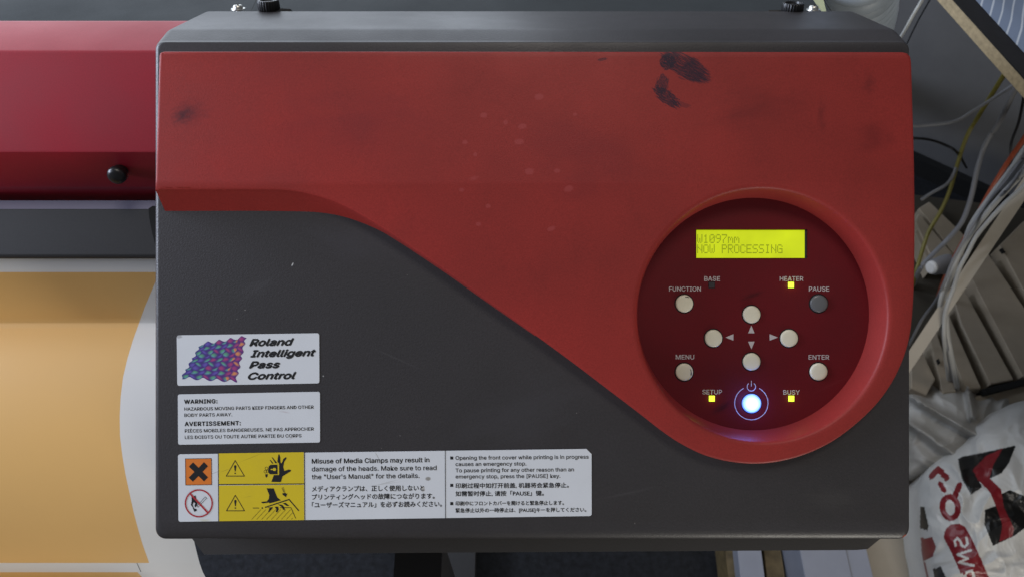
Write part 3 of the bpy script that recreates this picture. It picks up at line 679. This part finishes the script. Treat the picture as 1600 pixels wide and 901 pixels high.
# ---- grey metal rail above the media
g2 = sweep([(326.5, -.0577), (398, -.0575), (402, -.0585), (404, -.0595)], -572, 'media_guard', M['metal_strip'], xl=-2600)
g = MB(); g.prism([(238, 322), (250, 322), (250, 400), (245, 392), (238, 365), (233, 340), (232, 326)], -.075, -.0560); g.build('guard_gap', M['gap'], pr, F, False)
sweep([(313.5, -.0640), (326.8, -.0574)], -572, 'guard_lit_edge', mat('lit_edge_tone', (.20, .20, .27), .4), xl=-2600)  # grazing back light on the guard's top edge is put into this paler colour
# platen under the media
g = MB()
for a, b in (((360, -.118), (505, -.108)),):
    p, q = P(800, a[0], a[1]), P(800, b[0], b[1])
    g.box((-2580 * S, q.y - .05, -.150), (-560 * S, p.y, -.118))
g.build('platen', M['grey_top'], pr, F, False)

# ---- thumb screws and pan head screws at the rear edge
AX = Vector((0, .86, .51)).normalized()
def axis_frame(p, ax=AX, spin=0):
    q = ax.to_track_quat('Z', 'X').to_matrix().to_4x4(); return F @ Matrix.Translation(p) @ q @ Matrix.Rotation(spin, 4, 'Z')
gk = MB(); seg = 96; prof = [(.0062, .0000), (.0072, .0004), (.0078, .0012), (.0076, .0068), (.0070, .0075), (.0056, .0075), (.0052, .0062), (.002, .0060), (0, .0060)]
lps = []
for r, z in prof:
    lp = []
    for i in range(seg):
        a = 2 * PI * i / seg; rr = r * (1.0 if r < .0071 else (1.0 if i % 4 < 2 else .925)); lp.append(Vector((max(rr, 1e-6) * math.cos(a), max(rr, 1e-6) * math.sin(a), z)))
    lps.append(lp)
gk.loops(lps)
gw = MB(); gw.lathe([(0, 0), (.0045, 0), (.0052, -.0003), (.0052, -.0012), (.002, -.0014), (.002, -.006)], 28)
gp = MB(); gp.lathe([(0, .0030), (.0018, .0029), (.0031, .0022), (.0036, .0010), (.0037, 0), (.0052, 0), (.0053, -.0008), (.002, -.0010), (.002, -.004)], 28)
gs = MB(); gs.box((-.0020, -.0005, .0025), (.0020, .0005, .00315)); gs.box((-.0005, -.0020, .0025), (.0005, .0020, .00315))
km = wm = pm = sm_ = None
for i, (x, y) in enumerate(((421, 17), (1237, 21.5))):
    A = axis_frame(P(x, y, -.076 if i == 0 else -.077), spin=.3 * i)
    if i == 0: t = gk.build('thumb_screw', M['black'], pr, A, True, 50); km = t.data; wsh = gw.build('washer', M['steel'], t, A); wm = wsh.data
    else: t = link('thumb_screw', km, pr, A); link('washer', wm, t, A)
for i, (x, y) in enumerate(((372, 13.5), (1271, 14.5))):
    A = axis_frame(P(x, y, -.103), spin=.5 + i)
    if i == 0: t = gp.build('pan_head_screw', M['steel'], pr, A, True, 40); pm = t.data; q = gs.build('screw_slot', M['gap'], t, A, False); sm_ = q.data
    else: t = link('pan_head_screw', pm, pr, A); link('screw_slot', sm_, t, A)
# metal tabs beside the thumb screws
g = MB(); g.prism([(432, 13), (454, 14.5), (454, 19), (432, 19)], -.092, -.086); g.build('mounting_tab', M['black'], pr, F)
g = MB(); g.prism([(1201, 16.5), (1222, 16), (1222, 21), (1201, 21)], -.092, -.086); g.build('mounting_tab', M['black'], pr, F)

# ---- printer stand: the visible leg, a twin outside, beam and feet
g = MB(); top = at_z(662, 880, .86)
lx = at_z(660, 884, .62)
for k, px in enumerate((lx.x,)):
    g.box((px - .022, lx.y - .018, .05), (px + .022, lx.y + .018, .66))
leg1 = g.build('stand_leg', M['metal_strip'], pr, I4, False)
g = MB(); g.box((lx.x - .026, -.10, .0), (lx.x + .026, .40, .05)); g.build('stand_foot', M['metal_strip'], pr, I4, False)
g = MB(); g.box((-.50, lx.y + .06, .66), (.20, lx.y + .14, .72)); g.build('stand_beam', M['metal_strip'], pr, I4, False)

# ================================================================== THE PRINTED MEDIA
prof = [(378, -.060), (400, -.0625), (425, -.071), (455, -.0840), (480, -.0950), (503, -.1055), (505.5, -.1058), (515, -.1035), (540, -.0965), (570, -.091), (600, -.088), (640, -.0855), (680, -.085), (720, -.0865), (760, -.090), (800, -.096), (830, -.102), (850, -.1075),
        (878, -.117), (878.6, -.1172), (893, -.1235), (893.6, -.1238), (901, -.127), (925, -.142), (950, -.165), (975, -.20)]
edge = [(378, 290), (425, 249), (440, 243), (480, 226), (505, 217), (530, 208), (560, 199), (590, 192), (620, 188.5), (650, 187), (680, 187.5), (710, 191), (740, 196), (770, 202.5), (800, 209), (830, 217), (850, 223), (878, 233), (893, 215), (901, 222), (930, 245), (975, 290)]
def lerp_tab(tab, x):
    for (a, b), (c, d) in zip(tab, tab[1:]):
        if a <= x <= c: return b + (d - b) * (x - a) / (c - a)
    return tab[-1][1]
rows = []
for (y0, w0_), (y1, w1_) in zip(prof, prof[1:]):
    n_ = max(1, int((y1 - y0) / 6))
    for k in range(n_):
        y = y0 + (y1 - y0) * k / n_; rows.append((y, w0_ + (w1_ - w0_) * k / n_))
rows.append(prof[-1])
ws_ = [w for _, w in rows]
for _ in range(60):         # relax the sheet into one smooth curve below the crease
    ws_ = [w if (i == 0 or i == len(rows) - 1 or rows[i][0] < 506) else (w + 0.5 * ((ws_[i - 1] * (rows[i + 1][0] - rows[i][0]) + ws_[i + 1] * (rows[i][0] - rows[i - 1][0])) / (rows[i + 1][0] - rows[i - 1][0]) - w)) for i, w in enumerate(ws_)]
rows = [(y, w) for (y, _), w in zip(rows, ws_)]
vs = []; fs = []; ids = []
XM = -603 * S; XLEFT = -2580 * S
cols_n = 3
for y, w in rows:
    xe = P(lerp_tab(edge, y), y, w).x; yy = P(800, y, w).y
    xs = [XLEFT, xe - .15, xe, min(xe + .001, XM - .0005) if xe < XM else xe, XM]
    vs += [Vector((min(x, XM) if i != 3 else min(x, XM), yy, w)) for i, x in enumerate(xs)]
# the sheet then hangs down to a roll near the floor
last = F @ vs[-1]
Fi = F.inverted()
endw = [Fi @ Vector((x, last.y - .03, z)) for z in (.78, .5, .25) for x in (0,)]
for e_ in endw:
    vs += [Vector((x, e_.y, e_.z)) for x in (XLEFT, XM - .2, XM - .1, XM - .05, XM)]
R_ = len(vs) // 5
for j in range(R_ - 1):
    y = rows[j][0] if j < len(rows) else 2000
    printed = 425 <= y < 878.3 or 893 <= y
    for i in range(4):
        fs.append((j * 5 + i, j * 5 + i + 1, (j + 1) * 5 + i + 1, (j + 1) * 5 + i)); ids.append(1 if (printed and i < 2) else 0)
me = bpy.data.meshes.new('printed_vinyl_sheet'); me.from_pydata([tuple(v) for v in vs], [], fs); me.materials.append(M['vinyl']); me.materials.append(M['print'])
me.polygons.foreach_set('material_index', ids); me.polygons.foreach_set('use_smooth', [True] * len(fs))
med = tag(link('printed_vinyl_sheet', me, None, F), 'white vinyl sheet with orange round print feeding out left of the printer', 'vinyl sheet')
g = MB(); wat = lambda y: lerp_tab(rows, y) + .0004; a = P(213.5, 878.9, wat(878.9)); b = P(219.5, 892.5, wat(892.5)); u_ = Vector((.0005, 0, 0)); g.add([a, a + u_, b + u_, b], [(0, 1, 2, 3)]); g.build('cut_mark', M['ink'], med, F, False)

# ================================================================== THINGS BEHIND AND BELOW
def tube(pts, r, seg=10, sub=8):
    """world-space smooth tube"""
    n = len(pts); path = []
    for i in range(n - 1):
        a, b, c, d = pts[max(i - 1, 0)], pts[i], pts[i + 1], pts[min(i + 2, n - 1)]
        for k in range(sub):
            t = k / sub; path.append(0.5 * ((2 * b) + (c - a) * t + (2 * a - 5 * b + 4 * c - d) * t * t + (3 * b - a - 3 * c + d) * t ** 3))
    path.append(pts[-1]); lps = []
    for i, p in enumerate(path):
        tdir = (path[min(i + 1, len(path) - 1)] - path[max(i - 1, 0)]).normalized()
        s1_ = tdir.cross(Vector((0, 0, 1))); s1_ = s1_.normalized() if s1_.length > 1e-4 else Vector((1, 0, 0)); s2_ = tdir.cross(s1_)
        rr = r(i / (len(path) - 1)) if callable(r) else r
        lps.append([p + (s1_ * math.cos(2 * PI * k / seg) + s2_ * math.sin(2 * PI * k / seg)) * rr for k in range(seg)])
    g = MB(); g.loops(lps, True, True); return g
CG = 'cables hanging right of the printer'
def cable(name, pix, r, m, label, grp=CG):
    pts = [at_z(x, y, z) for x, y, z in pix]
    g = tube(pts, r); o0 = pts[-1]
    g.v = [v - o0 for v in g.v]
    return tag(g.build(name, m, None, Matrix.Translation(o0)), label, 'cable', grp)
cable('cable', [(1572, 112, .60), (1530, 180, .45), (1510, 215, .40), (1495, 260, .36), (1484, 298, .33), (1470, 330, .30), (1450, 365, .27), (1437, 405, .24), (1427, 440, .20), (1418, 480, .05)], .0034, M['cable_yellow'], 'olive yellow cable running down from under the desk edge')
cable('cable', [(1592, 128, .62), (1562, 190, .50), (1540, 225, .45), (1527, 265, .42), (1517, 310, .38), (1503, 347, .34), (1480, 375, .30), (1455, 400, .28), (1435, 425, .24), (1420, 470, .05)], .0040, M['cable_grey'], 'thick grey cable curving down between the yellow and the orange cable')
cable('cable', [(1420, 197, .52), (1445, 196, .52), (1490, 190, .53), (1520, 174, .55), (1550, 155, .58), (1585, 132, .62)], .0024, M['cable_grey'], 'thin grey cable crossing the yellow one high on the dark wall')
cable('cable', [(1420, 216, .42), (1450, 218, .42), (1475, 226, .40), (1495, 238, .38), (1510, 262, .2)], .0022, M['blacktop'], 'thin black strand for a shadow low on the dark wall beside the red cover')  # dark shadow line on the wall, built as a thin black tube
cable('cable', [(1625, 178, .66), (1598, 220, .60), (1575, 253, .55), (1545, 302, .50), (1520, 350, .46), (1495, 395, .42), (1478, 430, .36), (1466, 462, .2)], .0034, M['cable_orange'], 'orange red cable coming down among the white ones')
cable('cable', [(1625, 200, .66), (1600, 236, .62), (1578, 268, .58), (1550, 305, .54), (1520, 348, .50), (1508, 378, .47), (1494, 408, .44), (1487, 435, .42), (1478, 470, .40), (1480, 520, .36), (1487, 560, .32), (1496, 605, .20)], .0042, M['cable_white'], 'white cable hanging longest, its lower end on the grey plastic bag')
cable('cable', [(1628, 225, .66), (1598, 270, .60), (1570, 300, .56), (1540, 335, .52), (1517, 365, .49), (1497, 400, .45), (1480, 440, .42), (1470, 470, .40), (1470, 500, .37), (1478, 545, .33), (1484, 600, .18)], .0038, M['cable_white'], 'white cable second from the beige bar, bowing left as it falls')
cable('cable', [(1628, 250, .64), (1600, 290, .60), (1570, 318, .56), (1545, 345, .53), (1525, 370, .50), (1512, 395, .48), (1499, 420, .46), (1490, 450, .43), (1477, 490, .40), (1476, 540, .35), (1482, 590, .2)], .0030, M['cable_white'], 'thinner off white cable nearest the beige bar')
cable('cable', [(1440, 312, .28), (1455, 302, .30), (1478, 289, .33), (1488, 276, .35), (1494, 262, .36)], .0028, M['cable_grey'], 'short grey cable end crossing behind the yellow cable')
cable('cable', [(1462, -40, .80), (1441, 0, .70), (1428, 22, .66), (1416, 44, .62), (1405, 62, .55)], .0022, mat('bright_white_cable', (.78, .78, .74), .4), 'straight white cable behind the top right corner of the housing', None)
cable('cable', [(1475, -40, .60), (1453, 0, .55), (1436, 30, .50), (1423, 56, .46), (1412, 80, .40)], .0012, M['blacktop'], 'thin black cable right of the straight white cable at the housing corner', None)
cable('cable', [(1628, 236, .66), (1600, 262, .61), (1574, 296, .57), (1549, 320, .53), (1524, 352, .5), (1502, 388, .46), (1484, 424, .43), (1474, 462, .40), (1474, 510, .37), (1482, 552, .33), (1490, 602, .18)], .0024, M['cable_grey'], 'thin dark grey cable inside the bunch of white ones')
cable('cable', [(1628, 212, .66), (1598, 248, .61), (1570, 285, .57), (1542, 318, .53), (1514, 362, .5), (1490, 405, .46), (1476, 440, .43), (1462, 470, .38), (1440, 500, .3), (1420, 540, .2)], .0022, M['cable_grey'], 'thin grey cable that leaves the white bunch and turns left')
cable('cable', [(1600, 150, .60), (1592, 190, .5), (1580, 225, .45), (1578, 262, .42), (1560, 300, .38), (1548, 345, .3), (1546, 380, .22)], .0020, M['blacktop'], 'thin black cable under the desk corner behind the orange one')
for k in range(4):
    cable('cable', [(1415, 505 - 12 * k, .10), (1430, 470 - 14 * k, .13 + .01 * k), (1446 - 2 * k, 440 - 8 * k, .15), (1464 - 3 * k, 424 - 4 * k, .16), (1480, 420, .12)], .0026, M['cable_grey'],
          ['lowest', 'second lowest', 'third lowest', 'topmost'][k] + ' of the four dark looped cables beside the red cover')
# white plug
g = MB(); c_ = at_z(1472, 414, .40)
g.lathe([(0, .022), (.010, .021), (.0125, .016), (.013, .004), (.0145, 0), (.0145, -.014), (.010, -.016), (0, -.016)], 24)
pm_ = Matrix.Translation(c_) @ Matrix.Rotation(math.radians(-75), 4, 'Y') @ Matrix.Rotation(math.radians(20), 4, 'X')
pg = tag(g.build('power_plug', M['cable_grey'], None, pm_), 'grey plug with white face among the hanging cables', 'plug')
g = MB(); g.lathe([(0, .0265), (.0075, .026), (.010, .0235), (.010, .021)], 24); g.build('plug_face', mat('plug_white', (.62, .62, .62), .4), pg, pm_)

# beige slatted panel lying behind the cables
def slab(poly, z0, z1, name, m, parent=None, label=None, cat=None, group=None, smooth=False, wear=0):
    tp = [at_z(x, y, z1) for x, y in poly]; c = sum(tp, Vector()) / len(tp); c.z = z0
    a = [p - c for p in tp]; b = [Vector((p.x, p.y, 0)) for p in a]
    ins = [p + (Vector((0, 0, p.z)) - p).normalized() * .002 + Vector((0, 0, 0)) for p in a]
    g = MB(); low = [Vector((p.x, p.y, p.z - .0015)) for p in a]
    g.loops([b, low, ins]); g.fill([ins]); g.fill([b])
    Wm = Matrix.Translation(c)
    o = g.build(name, m, parent, Wm, False)
    if label: tag(o, label, cat, group)
    return o
sp = empty('slatted_panel', at_z(1550, 460, 0), 'beige slatted panel lying under the hanging cables and the beige bar', 'slatted panel')
g = MB(); zz = .20
slab([(1400, 300), (1640, 330), (1680, 640), (1400, 660)], 0.0, .17, 'backing', mat('dark_backing', (.05, .042, .03), .9), sp)
slats = [[(1562, 383), (1600, 345), (1720, 470), (1720, 640), (1606, 466)], [(1516, 430), (1544, 396), (1660, 570), (1640, 600), (1598, 587)], [(1489, 462), (1506, 452), (1584, 593), (1548, 600), (1502, 506)],
         [(1478, 478), (1486, 500), (1533, 606), (1510, 608), (1474, 520)], [(1450, 515), (1459, 506), (1494, 612), (1474, 614)], [(1424, 558), (1437, 540), (1462, 592), (1448, 616), (1424, 606)],
         [(1436, 325), (1452, 315), (1512, 372), (1506, 398), (1490, 396)], [(1430, 345), (1436, 334), (1488, 396), (1474, 412), (1455, 400)], [(1430, 362), (1434, 356), (1462, 402), (1455, 420)]]
for k, q in enumerate(slats):
    slab(q, .171, .205 + .004 * (k % 2), 'slat', M['beige'], sp)
slab([(1525, 618), (1700, 580), (1700, 640), (1525, 680)], .171, .20, 'slat', M['beige'], sp)
slab([(1535, 607), (1540, 615), (1700, 575), (1695, 568)], .171, .212, 'edge_strip', M['gap'], sp)
# holes in a slat
slab([(1561, 390), (1567, 387), (1572, 394), (1566, 397)], .2095, .2102, 'slot_hole', M['gap'], sp)
slab([(1463, 562), (1467, 559), (1470, 566), (1466, 569)], .2095, .2102, 'slot_hole', M['gap'], sp)
# beige bar
ba, bb_ = at_z(1622, 262, .56), at_z(1405, 588, .30)
dirb = (bb_ - ba).normalized(); g = MB(); L_ = (bb_ - ba).length; sd = dirb.cross(ray(1500, 430)).normalized(); up_ = sd.cross(dirb)
MBx = Matrix(((dirb.x, sd.x, up_.x, ba.x), (dirb.y, sd.y, up_.y, ba.y), (dirb.z, sd.z, up_.z, ba.z), (0, 0, 0, 1)))
g.box((-.25, -.0085, -.006), (L_ + .35, .0085, .006))
tag(g.build('bar', M['beige_bar'], None, MBx, False), 'narrow beige bar slanting across the slatted panel beneath the white cables', 'bar')

# plastic bags
def inside(poly, x, y):
    c = False; j = len(poly) - 1
    for i in range(len(poly)):
        xi, yi = poly[i]; xj, yj = poly[j]
        if (yi > y) != (yj > y) and x < (xj - xi) * (y - yi) / (yj - yi) + xi: c = not c
        j = i
    return c
def segd(p, a, b):
    ax, ay = a; bx, by = b; L2 = (bx - ax) ** 2 + (by - ay) ** 2 or 1; t = max(0, min(1, ((p[0] - ax) * (bx - ax) + (p[1] - ay) * (by - ay)) / L2))
    return math.hypot(p[0] - ax - t * (bx - ax), p[1] - ay - t * (by - ay))
def smoothloop(pts, n):
    out = []; N = len(pts); tot = []
    for i in range(N):
        a, b, c, d = [Vector(pts[(i + k) % N]) for k in (-1, 0, 1, 2)]
        for k in range(12):
            t = k / 12; tot.append(0.5 * ((2 * b) + (c - a) * t + (2 * a - 5 * b + 4 * c - d) * t * t + (3 * b - a - 3 * c + d) * t ** 3))
    L = [0]
    for i in range(len(tot)): L.append(L[-1] + (tot[(i + 1) % len(tot)] - tot[i]).length)
    for k in range(n):
        s = L[-1] * k / n; i = max(j for j in range(len(tot)) if L[j] <= s); t = (s - L[i]) / (L[i + 1] - L[i]); q = tot[i].lerp(tot[(i + 1) % len(tot)], t); out.append((q.x, q.y))
    return out
def bag(name, outline, centre, z0, H, mats, paint, label, crease, NR=110, NA=280, seed=0, folds=()):
    lp = smoothloop(outline, NA); vs = []; fs = []; ids = []; px = []
    org = at_z(*centre, 0)
    for k in range(8):      # side going down to the floor
        t = k / 8; zz = z0 * t
        for i in range(NA):
            p = at_z(*lp[i], z0); c = at_z(*centre, z0); f = .82 + .18 * math.sin(t * PI / 2)
            f += .012 * math.sin(i * .35 + seed) * (1 - t)
            q = c + (p - c) * f; vs.append(Vector((q.x, q.y, zz)) - org); px.append(None)
    for k in range(NR):
        t = k / (NR - 1) * .999
        for i in range(NA):
            x = lp[i][0] + (centre[0] - lp[i][0]) * t; y = lp[i][1] + (centre[1] - lp[i][1]) * t
            h = H * math.sqrt(max(0, 1 - (1 - t) ** 2))
            q = Vector((x * .018 + seed, y * .018, 0)); wv = noise.noise_vector(q * .7) * 1.1
            rid = 1 - abs(noise.noise(q + wv)) * 2.2; rid2 = 1 - abs(noise.noise((q + wv * .6) * 2.6)) * 2.0; fine = 1 - abs(noise.noise((q + wv) * 7)) * 2
            h += min(1, t * 8) * crease * (rid * .036 + rid2 * .007 + fine * .0012)
            for (a, b, wd_, hh) in folds:
                d = segd((x, y), a, b); h += hh * math.exp(-(d / wd_) ** 2) * min(1, t * 12)
            q3 = at_z(x, y, max(z0 + h - .02 * min(1, t * 8) * crease, .01)); vs.append(q3 - org); px.append((x, y))
    RT = len(vs) // NA
    for k in range(RT - 1):
        for i in range(NA):
            j = (i + 1) % NA; fs.append((k * NA + i, k * NA + j, (k + 1) * NA + j, (k + 1) * NA + i))
            a = px[k * NA + i]; ids.append(paint(*a) if (paint and a) else 0)
    me = mesh(name, vs, fs, mats, ids, True, 80)
    return tag(link(name, me, None, Matrix.Translation(org)), label, 'plastic bag')
def Z8(x, y): return (1440 + x / 3.738, 660 + y / 3.738)
blk = [[Z8(*p) for p in q] for q in ([(215, 205), (240, 193), (555, 128), (515, 225), (470, 290), (400, 320), (300, 262), (355, 370), (288, 416), (235, 320)],
                                     [(368, 505), (470, 470), (470, 410), (520, 390), (640, 440), (640, 590), (545, 660), (415, 718), (365, 590)],
                                     [(-10, 480), (15, 490), (38, 600), (30, 625), (-12, 610)], [(62, 850), (110, 835), (150, 920), (80, 930)])]
redp = [[Z8(*p) for p in q] for q in ([(300, 268), (380, 185), (475, 148), (420, 240), (398, 318), (465, 385), (480, 490), (540, 620), (530, 665), (452, 695), (470, 600), (440, 500), (400, 400), (330, 330)],
                                      [(-8, 668), (60, 665), (82, 720), (60, 780), (0, 800)], [(-12, 800), (20, 810), (40, 901), (0, 930)])]
whitecut = [[Z8(*p) for p in q] for q in ([(355, 372), (440, 440), (425, 478), (372, 500)],)]
pill = [Z8(200, 655), Z8(225, 700), Z8(270, 800), Z8(320, 920), Z8(340, 1010)]
letters = []
def L(pts, wd_): letters.append(([Z8(*p) for p in pts], wd_))
L([(58, 308), (100, 265), (148, 318)], 9); L([(110, 352), (130, 388)], 8)
lc = [(165 + 46 * math.cos(a) + 14 * math.sin(a) * .3, 490 + 62 * math.sin(a)) for a in [i * PI / 10 for i in range(21)]]
L(lc, 9); L([(190, 430), (222, 360)], 9)
sw = []
def LW(pts, wd_): sw.append(([Z8(*p) for p in pts], wd_))
LW([(196, 716), (190, 688), (206, 670), (222, 686), (232, 712), (250, 722), (266, 702), (258, 668)], 3.8)
LW([(285, 742), (208, 766), (268, 790), (216, 812), (302, 832)], 3.6)
LW([(232, 880), (248, 905), (262, 870), (290, 862), (304, 890), (290, 915)], 3.6)
def paint(x, y):
    for pts, wd_ in sw:
        if any(segd((x, y), a, b) < wd_ / 2 for a, b in zip(pts, pts[1:])): return 0
    if any(segd((x, y), a, b) < 19 for a, b in zip(pill, pill[1:])): return 1
    for q in redp:
        if inside(q, x, y): return 1
    for q in whitecut:
        if inside(q, x, y): return 0
    for q in blk:
        if inside(q, x, y): return 2
    for pts, wd_ in letters:
        if any(segd((x, y), a, b) < wd_ / 2 for a, b in zip(pts, pts[1:])): return 1
    return 0
bag('plastic_bag', [(1722, 640), (1660, 620), (1600, 625), (1562, 638), (1532, 654), (1505, 690), (1472, 712), (1446, 735), (1434, 762), (1431, 800), (1438, 850), (1448, 901), (1465, 960), (1540, 1010), (1680, 1010), (1740, 900), (1750, 760)], (1580, 810), .20, .14,
    [M['bag'], M['bag_red'], M['bag_black']], paint, 'white shopping bag printed with red lettering and a black and red emblem', .30, NR=150, NA=420, seed=3.1)
bag('plastic_bag', [(1395, 640), (1418, 606), (1450, 594), (1484, 586), (1508, 594), (1535, 606), (1570, 602), (1600, 610), (1640, 650), (1600, 760), (1520, 770), (1440, 752), (1400, 740)], (1500, 680), .14, .09,
    [M['bag_grey']], None, 'crumpled grey translucent bag behind the printed shopping bag', .22, NR=90, NA=220, seed=9.4,
    folds=(((1425, 620), (1545, 690), 6, .03), ((1510, 590), (1520, 650), 5, .04), ((1420, 660), (1500, 715), 7, .02)))

# beige box top and boards below the housing
slab([(1300, 838), (1380, 742), (1436, 738), (1452, 1010), (1388, 1010)], 0, .14, 'cardboard_box', M['card'], None, 'plain beige cardboard box standing left of the printed shopping bag', 'box')
slab([(1242, 820), (1345, 820), (1392, 1010), (1280, 1010)], 0, .16, 'storage_box', M['bluewhite'], None, 'pale bluish box under the right end of the printer', 'box')
o = bpy.data.objects['storage_box']
slab([(1319, 845), (1320, 845), (1345, 960), (1344, 960)], .1605, .1612, 'lid_seam', M['cable_grey'], o)
BG = 'boards lying on the floor under the printer'
slab([(1149, 830), (1186, 830), (1206, 990), (1166, 990)], 0, .10, 'board', M['bluewhite'], None, 'wide pale bluish white board lying on the floor under the printer', 'board', BG)
slab([(1130, 830), (1146, 830), (1163, 990), (1148, 990)], 0, .07, 'board', M['wood'], None, 'thin olive brown board left of the white board under the printer', 'board', BG)
slab([(1190, 830), (1216, 830), (1240, 990), (1209, 990)], 0, .08, 'board', M['wood'], None, 'wide brown board between the white board and the black one', 'board', BG)
slab([(1220, 830), (1236, 830), (1266, 990), (1243, 990)], 0, .06, 'board', M['blacktop'], None, 'thin black board beside the pale bluish box', 'board', BG)

# desk top right
da, db = at_z(1490, 0, .76), at_z(1600, 122, .76); dd = (db - da).normalized(); dn = Vector((-dd.y, dd.x, 0)); dn = dn if dn.x > 0 else -dn
a1, b1 = da - dd * .5, db + dd * .45
tp = [a1, b1, b1 + dn * .7, a1 + dn * .7]
dk = empty('desk', Vector(((a1 + b1) / 2 + dn * .35).to_tuple()) * 1.0, 'black topped desk with raw chipboard edge at the top right', 'desk'); 
dkz = (a1 + b1) / 2 + dn * .35; WM[dk] = Matrix.Translation((dkz.x, dkz.y, 0)); dk.matrix_local = WM[dk]
DM = Matrix(((dd.x, dn.x, 0, a1.x), (dd.y, dn.y, 0, a1.y), (0, 0, 1, 0), (0, 0, 0, 1))); DL = (b1 - a1).length
g = MB(); g.box((0, 0, .7585), (DL, .7, .76)); g.build('desk_top', M['blacktop'], dk, DM, False)
g = MB(); g.box((0, .0005, .742), (DL, .7, .758)); g.build('chipboard_core', M['chip'], dk, DM, False)
for s_ in (0.02, DL - .05):
    g = MB(); g.box((s_, .45, 0), (s_ + .03, .68, .7355)); g.build('desk_leg', M['blacktop'], dk, DM, False)
# cloth on the desk
ca_, cb_ = at_z(1531, 0, .765), at_z(1600, 72, .765); off = (ca_ - a1).dot(dn)
vs = []; fs = []; nx, ny = 60, 44
for j in range(ny):
    for i in range(nx):
        x = .12 + (DL - .2) * i / (nx - 1); y = off + .5 * j / (ny - 1)
        q = Vector((x * 9, y * 9, 3)); z = .766 + .020 * min(1, j / 14) + .018 * noise.noise(q) * min(1, j / 14) + .010 * math.sin(x * 55 + 3 * noise.noise(q * .6)) * min(1, j / 14)
        if j == 0: z = .7605
        vs.append(Vector((x, y, max(z, .7605) - .76)))
fs = [(j * nx + i, j * nx + i + 1, (j + 1) * nx + i + 1, (j + 1) * nx + i) for j in range(ny - 1) for i in range(nx - 1)]
tag(link('striped_cloth', mesh('striped_cloth', vs, fs, M['cloth'], None, True, 80), None, DM @ Matrix.Translation((0, 0, .76))), 'blue cloth with thin white stripes lying on the black desk', 'cloth')

# corrugated hose behind the housing
hp = [at_z(1338, -120, 1.05), at_z(1343, -50, 1.0), at_z(1346, -10, .95), at_z(1348, 20, .90), at_z(1345, 60, .80), at_z(1340, 120, .5), at_z(1340, 120, .02)]
hg = tube(hp, lambda t: .0235 + .0075 * abs(math.sin(t * PI * 20)) ** .6, 28, 60); h0 = Vector((hp[-1].x, hp[-1].y, 0)); hg.v = [v - h0 for v in hg.v]
tag(hg.build('corrugated_hose', M['hose'], None, Matrix.Translation(h0), True, 80), 'pale blue grey corrugated hose rising behind the right end of the housing', 'hose')
slab([(1280, -30), (1292, -30), (1305, 30), (1298, 30)], 0, .72, 'board', M['pale_yellow'], None, 'pale yellow board edge beside the corrugated hose', 'board')
